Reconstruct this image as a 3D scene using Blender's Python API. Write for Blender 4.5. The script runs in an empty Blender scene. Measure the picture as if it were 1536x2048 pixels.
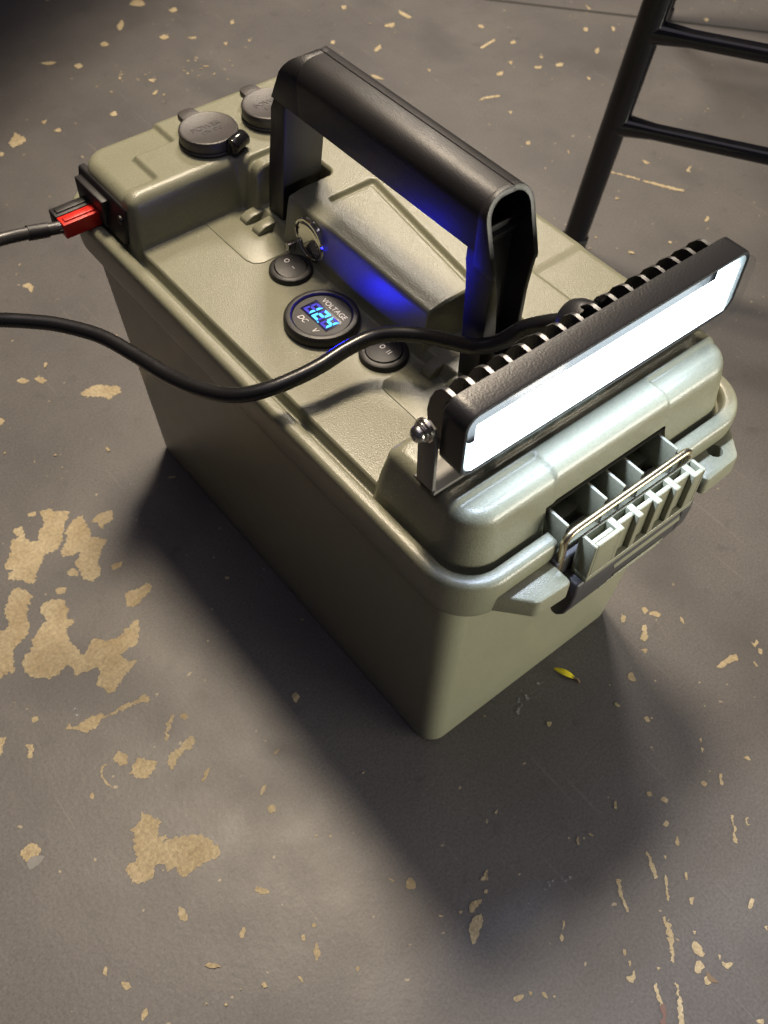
import bpy, bmesh, math, random
from mathutils import Matrix, Vector, noise
import numpy as np

S = 0.001                      # everything below is written in millimetres
C = bpy.context.scene.collection
sc = bpy.context.scene

# ------------------------------------------------------------------ camera
CAM_ROT = Matrix(((0.7781943,0.4887020,-0.3944413),(-0.6275018,0.6306526,-0.4566386),(0.0255952,0.6028662,0.7974316)))
cam_d = bpy.data.cameras.new('camera')
cam_d.sensor_fit = 'VERTICAL'
cam_d.sensor_height = 36.0
cam_d.lens = 1991.11 * 36.0 / 2048.0
cam_d.clip_start, cam_d.clip_end = 0.01, 50.0
cam_d.dof.use_dof = True
cam_d.dof.focus_distance = 0.47
cam_d.dof.aperture_fstop = 20.0
cam = bpy.data.objects.new('camera', cam_d)
M = CAM_ROT.to_4x4()
M.translation = Vector((-261.58, -314.27, 553.27)) * S
cam.matrix_world = M
C.objects.link(cam)
sc.camera = cam

# ------------------------------------------------------------------ world and lamps
sc.view_settings.view_transform = 'Standard'
sc.view_settings.look = 'None'
sc.view_settings.exposure = 0.0
sc.view_settings.gamma = 1.0
w = bpy.data.worlds.new("World")
sc.world = w
w.use_nodes = True
w.node_tree.nodes['Background'].inputs[0].default_value = (0.80, 0.76, 1.0, 1)
w.node_tree.nodes['Background'].inputs[1].default_value = 0.045


def area(name, loc, target, sx, sy, power, col, spread=180):
    d = bpy.data.lights.new(name, 'AREA')
    d.shape = 'RECTANGLE'
    d.size, d.size_y = sx, sy
    d.energy = power
    d.color = col
    d.spread = math.radians(spread)
    o = bpy.data.objects.new(name, d)
    o.location = loc
    v = Vector(target) - Vector(loc)
    o.rotation_euler = v.to_track_quat('-Z', 'Y').to_euler()
    C.objects.link(o)
    return o


WARM = (1.0, 0.83, 0.60)


def spot(name, loc, target, power, col, angle, blend, radius):
    d = bpy.data.lights.new(name, 'SPOT')
    d.energy = power
    d.color = col
    d.spot_size = math.radians(angle)
    d.spot_blend = blend
    d.shadow_soft_size = radius
    o = bpy.data.objects.new(name, d)
    o.location = loc
    o.rotation_euler = (Vector(target) - Vector(loc)).to_track_quat('-Z', 'Y').to_euler()
    C.objects.link(o)
    return o


spot('ceiling_lamp', (0.29, 0.53, 1.75), (0.22, 0.05, 0.0), 158, (1.0, 0.83, 0.61), 70, 0.8, 0.17)
spot('ceiling_lamp', (1.15, 1.22, 1.80), (0.48, 0.12, 0.0), 105, (1.0, 0.87, 0.72), 56, 0.8, 0.20)
area('front_bounce', (0.62, -1.35, 0.20), (0.0, -0.15, 0.10), 1.0, 0.24, 26, (1.0, 0.95, 0.80))  # added fill standing in for light bounced off the floor ahead
area('ceiling_bounce', (0.1, 0.1, 2.5), (0.1, 0.1, 0.0), 2.4, 2.4, 15, (0.95, 0.86, 1.0))

sc.cycles.max_bounces = 8
sc.cycles.use_denoising = True
sc.cycles.denoiser = 'OPENIMAGEDENOISE'
sc.cycles.sample_clamp_indirect = 3.0
sc.cycles.sample_clamp_direct = 8.0
sc.cycles.caustics_reflective = False


# ------------------------------------------------------------------ materials
def mat(name, base, rough=0.5, metal=0.0, spec=0.5, bump=None, var=None, coat=0.0, rvar=None):
    """bump = (scale per m, strength, distance m); var = (scale, amount, second colour)"""
    m = bpy.data.materials.new(name)
    m.use_nodes = True
    nt = m.node_tree
    b = nt.nodes['Principled BSDF']
    b.inputs['Base Color'].default_value = (*base, 1)
    b.inputs['Roughness'].default_value = rough
    b.inputs['Metallic'].default_value = metal
    b.inputs['Specular IOR Level'].default_value = spec
    b.inputs['Coat Weight'].default_value = coat
    tc = nt.nodes.new('ShaderNodeTexCoord')
    if bump:
        n = nt.nodes.new('ShaderNodeTexNoise')
        n.inputs['Scale'].default_value = bump[0]
        n.inputs['Detail'].default_value = 3
        nt.links.new(tc.outputs['Object'], n.inputs['Vector'])
        bp = nt.nodes.new('ShaderNodeBump')
        bp.inputs['Strength'].default_value = bump[1]
        bp.inputs['Distance'].default_value = bump[2]
        nt.links.new(n.outputs['Fac'], bp.inputs['Height'])
        nt.links.new(bp.outputs['Normal'], b.inputs['Normal'])
    if var:
        n = nt.nodes.new('ShaderNodeTexNoise')
        n.inputs['Scale'].default_value = var[0]
        n.inputs['Detail'].default_value = 5
        nt.links.new(tc.outputs['Object'], n.inputs['Vector'])
        r = nt.nodes.new('ShaderNodeValToRGB')
        r.color_ramp.elements[0].position = 0.5 - 0.5 * var[1]
        r.color_ramp.elements[1].position = 0.5 + 0.5 * var[1]
        r.color_ramp.elements[0].color = (*base, 1)
        r.color_ramp.elements[1].color = (*var[2], 1)
        nt.links.new(n.outputs['Fac'], r.inputs['Fac'])
        nt.links.new(r.outputs['Color'], b.inputs['Base Color'])
    if rvar:
        n = nt.nodes.new('ShaderNodeTexNoise')
        n.inputs['Scale'].default_value = rvar[0]
        n.inputs['Detail'].default_value = 4
        nt.links.new(tc.outputs['Object'], n.inputs['Vector'])
        mr = nt.nodes.new('ShaderNodeMapRange')
        mr.inputs['To Min'].default_value = rvar[1]
        mr.inputs['To Max'].default_value = rvar[2]
        nt.links.new(n.outputs['Fac'], mr.inputs['Value'])
        nt.links.new(mr.outputs['Result'], b.inputs['Roughness'])
    return m


def emit(name, col, strength):
    m = bpy.data.materials.new(name)
    m.use_nodes = True
    nt = m.node_tree
    nt.nodes.clear()
    e = nt.nodes.new('ShaderNodeEmission')
    e.inputs[0].default_value = (*col, 1)
    e.inputs[1].default_value = strength
    o = nt.nodes.new('ShaderNodeOutputMaterial')
    nt.links.new(e.outputs[0], o.inputs[0])
    return m


OLIVE = mat('olive_plastic', (0.190, 0.191, 0.134), 0.35, bump=(1400, 0.30, 0.0005),
            var=(26, 0.9, (0.210, 0.210, 0.147)), rvar=(60, 0.25, 0.37))


def grain(m, scale, lo, hi):
    nt = m.node_tree
    b = nt.nodes['Principled BSDF']
    src = b.inputs['Base Color'].links[0].from_socket
    tc = nt.nodes.new('ShaderNodeTexCoord')
    n = nt.nodes.new('ShaderNodeTexNoise')
    n.inputs['Scale'].default_value = scale
    n.inputs['Detail'].default_value = 3
    n.inputs['Roughness'].default_value = 0.7
    nt.links.new(tc.outputs['Object'], n.inputs['Vector'])
    r = nt.nodes.new('ShaderNodeMapRange')
    r.inputs['From Min'].default_value, r.inputs['From Max'].default_value = 0.3, 0.7
    r.inputs['To Min'].default_value, r.inputs['To Max'].default_value = lo, hi
    nt.links.new(n.outputs['Fac'], r.inputs['Value'])
    x = nt.nodes.new('ShaderNodeMixRGB')
    x.blend_type = 'MULTIPLY'
    x.inputs[0].default_value = 1.0
    nt.links.new(src, x.inputs[1])
    nt.links.new(r.outputs['Result'], x.inputs[2])
    nt.links.new(x.outputs['Color'], b.inputs['Base Color'])


grain(OLIVE, 900, 0.88, 1.12)


def scuffs(m, col):
    """dust specks and a few drawn-out rub marks"""
    nt = m.node_tree
    b = nt.nodes['Principled BSDF']
    tc = nt.nodes.new('ShaderNodeTexCoord')
    for scale, stretch, lo, hi, amt in ((240, (1, 1, 1), 0.72, 0.78, 0.35), (150, (0.06, 1, 0.6), 0.70, 0.80, 0.16), (6, (1, 1, 1), 0.55, 0.85, 0.10)):
        src = b.inputs['Base Color'].links[0].from_socket
        mp = nt.nodes.new('ShaderNodeMapping')
        mp.inputs['Scale'].default_value = stretch
        mp.inputs['Rotation'].default_value = (0, 0, 0.5)
        nt.links.new(tc.outputs['Object'], mp.inputs['Vector'])
        n = nt.nodes.new('ShaderNodeTexNoise')
        n.inputs['Scale'].default_value = scale
        n.inputs['Detail'].default_value = 3
        nt.links.new(mp.outputs['Vector'], n.inputs['Vector'])
        r = nt.nodes.new('ShaderNodeMapRange')
        r.inputs['From Min'].default_value, r.inputs['From Max'].default_value = lo, hi
        r.inputs['To Min'].default_value, r.inputs['To Max'].default_value = 0.0, amt
        nt.links.new(n.outputs['Fac'], r.inputs['Value'])
        x = nt.nodes.new('ShaderNodeMixRGB')
        nt.links.new(r.outputs['Result'], x.inputs[0])
        nt.links.new(src, x.inputs[1])
        x.inputs[2].default_value = (*col, 1)
        nt.links.new(x.outputs['Color'], b.inputs['Base Color'])


scuffs(OLIVE, (0.36, 0.35, 0.30))
BLACKP = mat('black_plastic', (0.014, 0.013, 0.014), 0.44, bump=(1500, 0.25, 0.0004), rvar=(70, 0.36, 0.56))
BLACKG = mat('black_gloss', (0.010, 0.010, 0.011), 0.12)
DARKP = mat('charcoal_plastic', (0.030, 0.028, 0.030), 0.48, bump=(1600, 0.2, 0.0003))
CAPM = mat('cap_rubber', (0.040, 0.036, 0.036), 0.46, bump=(900, 0.35, 0.0004), var=(160, 0.8, (0.056, 0.050, 0.048)))
POWDER = mat('powder_coat', (0.016, 0.016, 0.018), 0.36, bump=(1000, 0.35, 0.0003))
RUBBER = mat('cable_jacket', (0.010, 0.010, 0.011), 0.27, bump=(300, 0.10, 0.0005), rvar=(50, 0.2, 0.36))
STEEL = mat('steel', (0.62, 0.60, 0.56), 0.22, metal=1.0)
CHROME = mat('chrome', (0.72, 0.71, 0.68), 0.07, metal=1.0)
GALV = mat('bracket_steel', (0.17, 0.165, 0.155), 0.5, metal=0.1, bump=(700, 0.2, 0.0003))
BRASS = mat('yellow_zinc', (0.66, 0.55, 0.36), 0.26, metal=1.0)
REDP = mat('red_plastic', (0.62, 0.022, 0.012), 0.38, bump=(900, 0.3, 0.0003), var=(220, 0.6, (0.48, 0.016, 0.010)))
WHITEP = mat('white_print', (0.80, 0.78, 0.78), 0.5)
SILVER = mat('reflector_silver', (0.70, 0.80, 0.88), 0.42, metal=0.4, bump=(120, 0.15, 0.002))
FINM = mat('fin_metal', (0.045, 0.044, 0.046), 0.26, metal=0.55, bump=(900, 0.2, 0.0003))
EDGEM = mat('worn_fin_highlight', (0.22, 0.22, 0.22), 0.32, metal=0.9)  # worn top edge, made paler to paint its highlight line
OCCLUDERM = mat('occluder_wood', (0.20, 0.13, 0.07), 0.6, var=(14, 0.7, (0.14, 0.09, 0.05)))
FRAMEM = mat('black_enamel', (0.004, 0.004, 0.006), 0.13, bump=(120, 0.10, 0.0006), rvar=(70, 0.09, 0.20))
GREYRUB = mat('dark_grey_sleeve', (0.040, 0.038, 0.036), 0.34, bump=(500, 0.2, 0.0004))
LEAFM = mat('yellow_leaf', (0.80, 0.72, 0.02), 0.5, var=(500, 0.8, (0.72, 0.58, 0.02)))
LEAFB = mat('leaf_tip', (0.20, 0.14, 0.09), 0.6)
SEAL = mat('joint_sealant', (0.020, 0.018, 0.016), 0.7)
LED = emit('led_white', (0.90, 0.97, 1.0), 7.5)
DIGIT = emit('digit_glow', (0.11, 0.56, 1.0), 2.3)
WINDOW = mat('display_window', (0.01, 0.01, 0.05), 0.15)
GHOST = emit('unlit_segment', (0.16, 0.13, 0.95), 0.8)

LENS = bpy.data.materials.new('clear_acrylic')
LENS.use_nodes = True
nt = LENS.node_tree
nt.nodes.clear()
tr = nt.nodes.new('ShaderNodeBsdfTransparent')
tr.inputs[0].default_value = (0.96, 0.98, 0.985, 1)
gl = nt.nodes.new('ShaderNodeBsdfGlossy')
gl.inputs['Roughness'].default_value = 0.06
fr = nt.nodes.new('ShaderNodeFresnel')
fr.inputs['IOR'].default_value = 1.49
mx = nt.nodes.new('ShaderNodeMixShader')
ou = nt.nodes.new('ShaderNodeOutputMaterial')
ge = nt.nodes.new('ShaderNodeNewGeometry')
ma = nt.nodes.new('ShaderNodeMath')
ma.operation = 'MULTIPLY_ADD'          # no second reflection from the inside face
ma.inputs[1].default_value = -1.0
ma.inputs[2].default_value = 1.0
mb = nt.nodes.new('ShaderNodeMath')
mb.operation = 'MULTIPLY'
nt.links.new(ge.outputs['Backfacing'], ma.inputs[0])
nt.links.new(ma.outputs[0], mb.inputs[0])
nt.links.new(fr.outputs[0], mb.inputs[1])
nt.links.new(mb.outputs[0], mx.inputs[0])
nt.links.new(tr.outputs[0], mx.inputs[1])
nt.links.new(gl.outputs[0], mx.inputs[2])
nt.links.new(mx.outputs[0], ou.inputs[0])


def floor_material():
    m = bpy.data.materials.new('painted_concrete')
    m.use_nodes = True
    nt = m.node_tree
    L = nt.links.new
    b = nt.nodes['Principled BSDF']
    tc = nt.nodes.new('ShaderNodeTexCoord')

    def noise_n(scale, detail, rough=0.55):
        n = nt.nodes.new('ShaderNodeTexNoise')
        n.inputs['Scale'].default_value = scale
        n.inputs['Detail'].default_value = detail
        n.inputs['Roughness'].default_value = rough
        L(tc.outputs['Object'], n.inputs['Vector'])
        return n

    def ramp(src, p0, c0, p1, c1):
        r = nt.nodes.new('ShaderNodeValToRGB')
        r.color_ramp.elements[0].position, r.color_ramp.elements[0].color = p0, (*c0, 1)
        r.color_ramp.elements[1].position, r.color_ramp.elements[1].color = p1, (*c1, 1)
        L(src, r.inputs['Fac'])
        return r

    big = noise_n(7, 5)
    base = ramp(big.outputs['Fac'], 0.30, (0.076, 0.072, 0.073), 0.72, (0.116, 0.110, 0.107))
    fine = noise_n(620, 4, 0.7)
    fr_ = ramp(fine.outputs['Fac'], 0.34, (0.72, 0.72, 0.72), 0.70, (1.22, 1.21, 1.19))
    mul = nt.nodes.new('ShaderNodeMixRGB')
    mul.blend_type = 'MULTIPLY'
    mul.inputs[0].default_value = 1.0
    L(base.outputs['Color'], mul.inputs[1])
    L(fr_.outputs['Color'], mul.inputs[2])
    # pin-prick specks where the paint has worn through
    sp = noise_n(170, 2, 0.4)
    spm = ramp(sp.outputs['Fac'], 0.735, (0, 0, 0), 0.76, (1, 1, 1))
    mix = nt.nodes.new('ShaderNodeMixRGB')
    L(spm.outputs['Color'], mix.inputs[0])
    L(mul.outputs['Color'], mix.inputs[1])
    mix.inputs[2].default_value = (0.27, 0.23, 0.16, 1)
    # faint hairline scuffs
    mp = nt.nodes.new('ShaderNodeMapping')
    mp.inputs['Rotation'].default_value = (0, 0, 0.75)
    mp.inputs['Scale'].default_value = (1, 0.035, 1)
    L(tc.outputs['Object'], mp.inputs['Vector'])
    hs = nt.nodes.new('ShaderNodeTexNoise')
    hs.inputs['Scale'].default_value = 240
    hs.inputs['Detail'].default_value = 2
    L(mp.outputs['Vector'], hs.inputs['Vector'])
    hm = ramp(hs.outputs['Fac'], 0.68, (0, 0, 0), 0.80, (0.35, 0.35, 0.35))
    mix2 = nt.nodes.new('ShaderNodeMixRGB')
    L(hm.outputs['Color'], mix2.inputs[0])
    L(mix.outputs['Color'], mix2.inputs[1])
    mix2.inputs[2].default_value = (0.21, 0.20, 0.19, 1)
    prev = mix2
    for rot, sc_, stretch, lo, hi, amt, col in ((-0.35, 330, 0.02, 0.70, 0.78, 0.40, (0.24, 0.225, 0.20)), (1.9, 300, 0.025, 0.71, 0.79, 0.35, (0.23, 0.21, 0.18)),
                                                (0.2, 9, 0.6, 0.56, 0.70, 0.55, (0.045, 0.043, 0.043)), (0.0, 70, 1.0, 0.62, 0.74, 0.5, (0.055, 0.052, 0.050))):
        mp2 = nt.nodes.new('ShaderNodeMapping')
        mp2.inputs['Rotation'].default_value = (0, 0, rot)
        mp2.inputs['Scale'].default_value = (1, stretch, 1)
        L(tc.outputs['Object'], mp2.inputs['Vector'])
        n2 = nt.nodes.new('ShaderNodeTexNoise')
        n2.inputs['Scale'].default_value = sc_
        n2.inputs['Detail'].default_value = 3
        L(mp2.outputs['Vector'], n2.inputs['Vector'])
        r2 = ramp(n2.outputs['Fac'], lo, (0, 0, 0), hi, (amt, amt, amt))
        mx2 = nt.nodes.new('ShaderNodeMixRGB')
        L(r2.outputs['Color'], mx2.inputs[0])
        L(prev.outputs['Color'], mx2.inputs[1])
        mx2.inputs[2].default_value = (*col, 1)
        prev = mx2
    L(prev.outputs['Color'], b.inputs['Base Color'])
    rr = nt.nodes.new('ShaderNodeMapRange')
    rr.inputs['To Min'].default_value = 0.36
    rr.inputs['To Max'].default_value = 0.56
    L(noise_n(30, 5).outputs['Fac'], rr.inputs['Value'])
    L(rr.outputs['Result'], b.inputs['Roughness'])
    bn = noise_n(330, 4, 0.6)
    bb = nt.nodes.new('ShaderNodeBump')
    bb.inputs['Strength'].default_value = 0.12
    bb.inputs['Distance'].default_value = 0.0009
    L(bn.outputs['Fac'], bb.inputs['Height'])
    b2 = nt.nodes.new('ShaderNodeBump')
    b2.inputs['Strength'].default_value = 0.12
    b2.inputs['Distance'].default_value = 0.002
    L(noise_n(24, 3).outputs['Fac'], b2.inputs['Height'])
    L(bb.outputs['Normal'], b2.inputs['Normal'])
    L(b2.outputs['Normal'], b.inputs['Normal'])
    return m


FLOORM = floor_material()
CHIPM = {'t': mat('bare_tan_screed', (0.43, 0.365, 0.24), 0.75, bump=(420, 0.5, 0.0008), var=(55, 0.55, (0.29, 0.225, 0.125))),
         'g': mat('grey_flake', (0.20, 0.20, 0.19), 0.6, var=(150, 0.8, (0.15, 0.15, 0.145))),
         'r': mat('red_brown_primer', (0.15, 0.062, 0.048), 0.6, var=(150, 0.8, (0.11, 0.085, 0.075))),
         'o': mat('rust_stain', (0.17, 0.095, 0.040), 0.6, var=(170, 0.8, (0.12, 0.095, 0.065)))}

grain(CHIPM['t'], 420, 0.70, 1.18)


def scuff_material():
    m = mat('chalky_scuff', (0.27, 0.27, 0.28), 0.8)
    nt = m.node_tree
    b = nt.nodes['Principled BSDF']
    tc = nt.nodes.new('ShaderNodeTexCoord')
    n = nt.nodes.new('ShaderNodeTexNoise')
    n.inputs['Scale'].default_value = 330
    n.inputs['Detail'].default_value = 4
    nt.links.new(tc.outputs['Object'], n.inputs['Vector'])
    r = nt.nodes.new('ShaderNodeValToRGB')
    r.color_ramp.elements[0].position = 0.50
    r.color_ramp.elements[1].position = 0.66
    nt.links.new(n.outputs['Fac'], r.inputs['Fac'])
    nt.links.new(r.outputs['Color'], b.inputs['Alpha'])
    return m


CHIPM['w'] = scuff_material()


# ------------------------------------------------------------------ builders
def link(name, me, material, parent=None, smooth=True, bevel=0.0, seg=2):
    if material is not None and not me.materials:
        me.materials.append(material)
    if smooth:
        for p in me.polygons:
            p.use_smooth = True
    o = bpy.data.objects.new(name, me)
    C.objects.link(o)
    if parent is not None:
        o.parent = parent
        o.matrix_parent_inverse = parent_world(parent).inverted()
    if bevel:
        md = o.modifiers.new('edge', 'BEVEL')
        md.width = bevel * S
        md.segments = seg
        md.limit_method = 'ANGLE'
        md.angle_limit = math.radians(38)
        md.harden_normals = False
    return o


def parent_world(p):
    m = p.matrix_basis.copy()
    if p.parent is not None:
        m = parent_world(p.parent) @ p.matrix_parent_inverse @ m
    return m


def raw(verts, faces):
    me = bpy.data.meshes.new('m')
    me.from_pydata([(v[0] * S, v[1] * S, v[2] * S) for v in verts], [], faces)
    bm = bmesh.new()
    bm.from_mesh(me)
    bmesh.ops.recalc_face_normals(bm, faces=bm.faces)
    bm.to_mesh(me)
    bm.free()
    return me


def sharp(me, deg=35):
    for p in me.polygons:
        p.use_smooth = True
    me.set_sharp_from_angle(angle=math.radians(deg))
    return me


def part(name, verts, faces, material, parent=None, deg=35, bevel=0.0, seg=2):
    me = raw(verts, faces)
    o = link(name, me, material, parent, True, bevel, seg)
    if not bevel:
        sharp(me, deg)
    return o


class Geo:
    """collects shapes that belong to one part"""

    def __init__(self):
        self.v, self.f = [], []

    def add(self, v, f):
        k = len(self.v)
        self.v += list(v)
        self.f += [tuple(i + k for i in q) for q in f]
        return self

    def box(self, x0, x1, y0, y1, z0, z1):
        v = [(x, y, z) for x in (x0, x1) for y in (y0, y1) for z in (z0, z1)]
        f = [(0, 1, 3, 2), (4, 6, 7, 5), (0, 4, 5, 1), (2, 3, 7, 6), (0, 2, 6, 4), (1, 5, 7, 3)]
        return self.add(v, f)

    def prism(self, poly, axis, a, b):
        """poly in the two other axes, extruded along axis"""
        def p3(p, t):
            if axis == 'x':
                return (t, p[0], p[1])
            if axis == 'y':
                return (p[0], t, p[1])
            return (p[0], p[1], t)
        n = len(poly)
        v = [p3(p, a) for p in poly] + [p3(p, b) for p in poly]
        f = [tuple(range(n)), tuple(range(2 * n - 1, n - 1, -1))]
        f += [(i, (i + 1) % n, n + (i + 1) % n, n + i) for i in range(n)]
        return self.add(v, f)

    def loops(self, loops, cap0=True, cap1=True, closed=False):
        n = len(loops[0])
        v = [p for l in loops for p in l]
        f = []
        m = len(loops)
        for k in range(m if closed else m - 1):
            a, b = k * n, ((k + 1) % m) * n
            f += [(a + i, a + (i + 1) % n, b + (i + 1) % n, b + i) for i in range(n)]
        if not closed and cap0:
            f.append(tuple(range(n - 1, -1, -1)))
        if not closed and cap1:
            f.append(tuple(range((m - 1) * n, m * n)))
        return self.add(v, f)

    def lathe(self, prof, origin, axis=(0, 0, 1), n=40, cap=True):
        """prof = [(radius, height)] along axis"""
        ax = Vector(axis).normalized()
        u = ax.orthogonal().normalized()
        w_ = ax.cross(u)
        o = Vector(origin)
        ls = []
        for r, h in prof:
            ls.append([tuple(o + ax * h + (u * math.cos(t) + w_ * math.sin(t)) * r)
                       for t in [2 * math.pi * i / n for i in range(n)]])
        return self.loops(ls, cap, cap)

    def tube(self, pts, r, n=14, cap=True):
        P = [Vector(p) for p in pts]
        ls = []
        up = None
        for i, p in enumerate(P):
            t = (P[min(i + 1, len(P) - 1)] - P[max(i - 1, 0)]).normalized()
            if up is None:
                up = t.orthogonal().normalized()
            up = (up - t * up.dot(t)).normalized()
            bi = t.cross(up)
            rr = r(i / (len(P) - 1)) if callable(r) else r
            ls.append([tuple(p + (up * math.cos(a) + bi * math.sin(a)) * rr)
                       for a in [2 * math.pi * k / n for k in range(n)]])
        return self.loops(ls, cap, cap)

    def part(self, name, material, parent=None, deg=35, bevel=0.0, seg=2):
        return part(name, self.v, self.f, material, parent, deg, bevel, seg)


def rrect(hw, hl, r, n=8):
    """rounded rectangle outline, counter-clockwise"""
    pts = []
    for cx, cy, a0 in ((hw - r, hl - r, 0), (-hw + r, hl - r, 90), (-hw + r, -hl + r, 180), (hw - r, -hl + r, 270)):
        for i in range(n + 1):
            a = math.radians(a0 + 90 * i / n)
            pts.append((cx + r * math.cos(a), cy + r * math.sin(a)))
    return pts


def spline(P, per=8):
    P = [Vector(p) for p in P]
    out = []
    for i in range(len(P) - 1):
        p0, p1, p2, p3 = P[max(i - 1, 0)], P[i], P[i + 1], P[min(i + 2, len(P) - 1)]
        for k in range(per):
            t = k / per
            out.append(0.5 * (2 * p1 + (p2 - p0) * t + (2 * p0 - 5 * p1 + 4 * p2 - p3) * t * t
                              + (3 * p1 - p0 - 3 * p2 + p3) * t ** 3))
    out.append(P[-1])
    return out


def text_part(name, body, size, material, parent, origin, right, up, depth=0.15, shear=0.0, sx=1.0):
    cu = bpy.data.curves.new(name, 'FONT')
    cu.body = body
    cu.size = size * S
    cu.align_x, cu.align_y = 'CENTER', 'CENTER'
    cu.extrude = depth * S
    cu.shear = shear
    tmp = bpy.data.objects.new(name, cu)
    C.objects.link(tmp)
    dg = bpy.context.evaluated_depsgraph_get()
    me = bpy.data.meshes.new_from_object(tmp.evaluated_get(dg))
    bpy.data.objects.remove(tmp)
    r = Vector(right).normalized()
    u = Vector(up).normalized()
    n = r.cross(u)
    mm = Matrix((r * sx, u, n)).transposed().to_4x4()
    mm.translation = Vector(origin) * S
    me.transform(mm)
    me.materials.clear()
    return link(name, me, material, parent, False)


def thing(name, label, cat, loc=(0, 0, 0), group=None):
    o = bpy.data.objects.new(name, None)
    o.empty_display_size = 0.02
    o.location = Vector(loc) * S
    C.objects.link(o)
    return tag(o, label, cat, group)


def tag(o, label, cat, group=None):
    o['label'] = label
    o['category'] = cat
    if group:
        o['group'] = group
    return o


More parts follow.
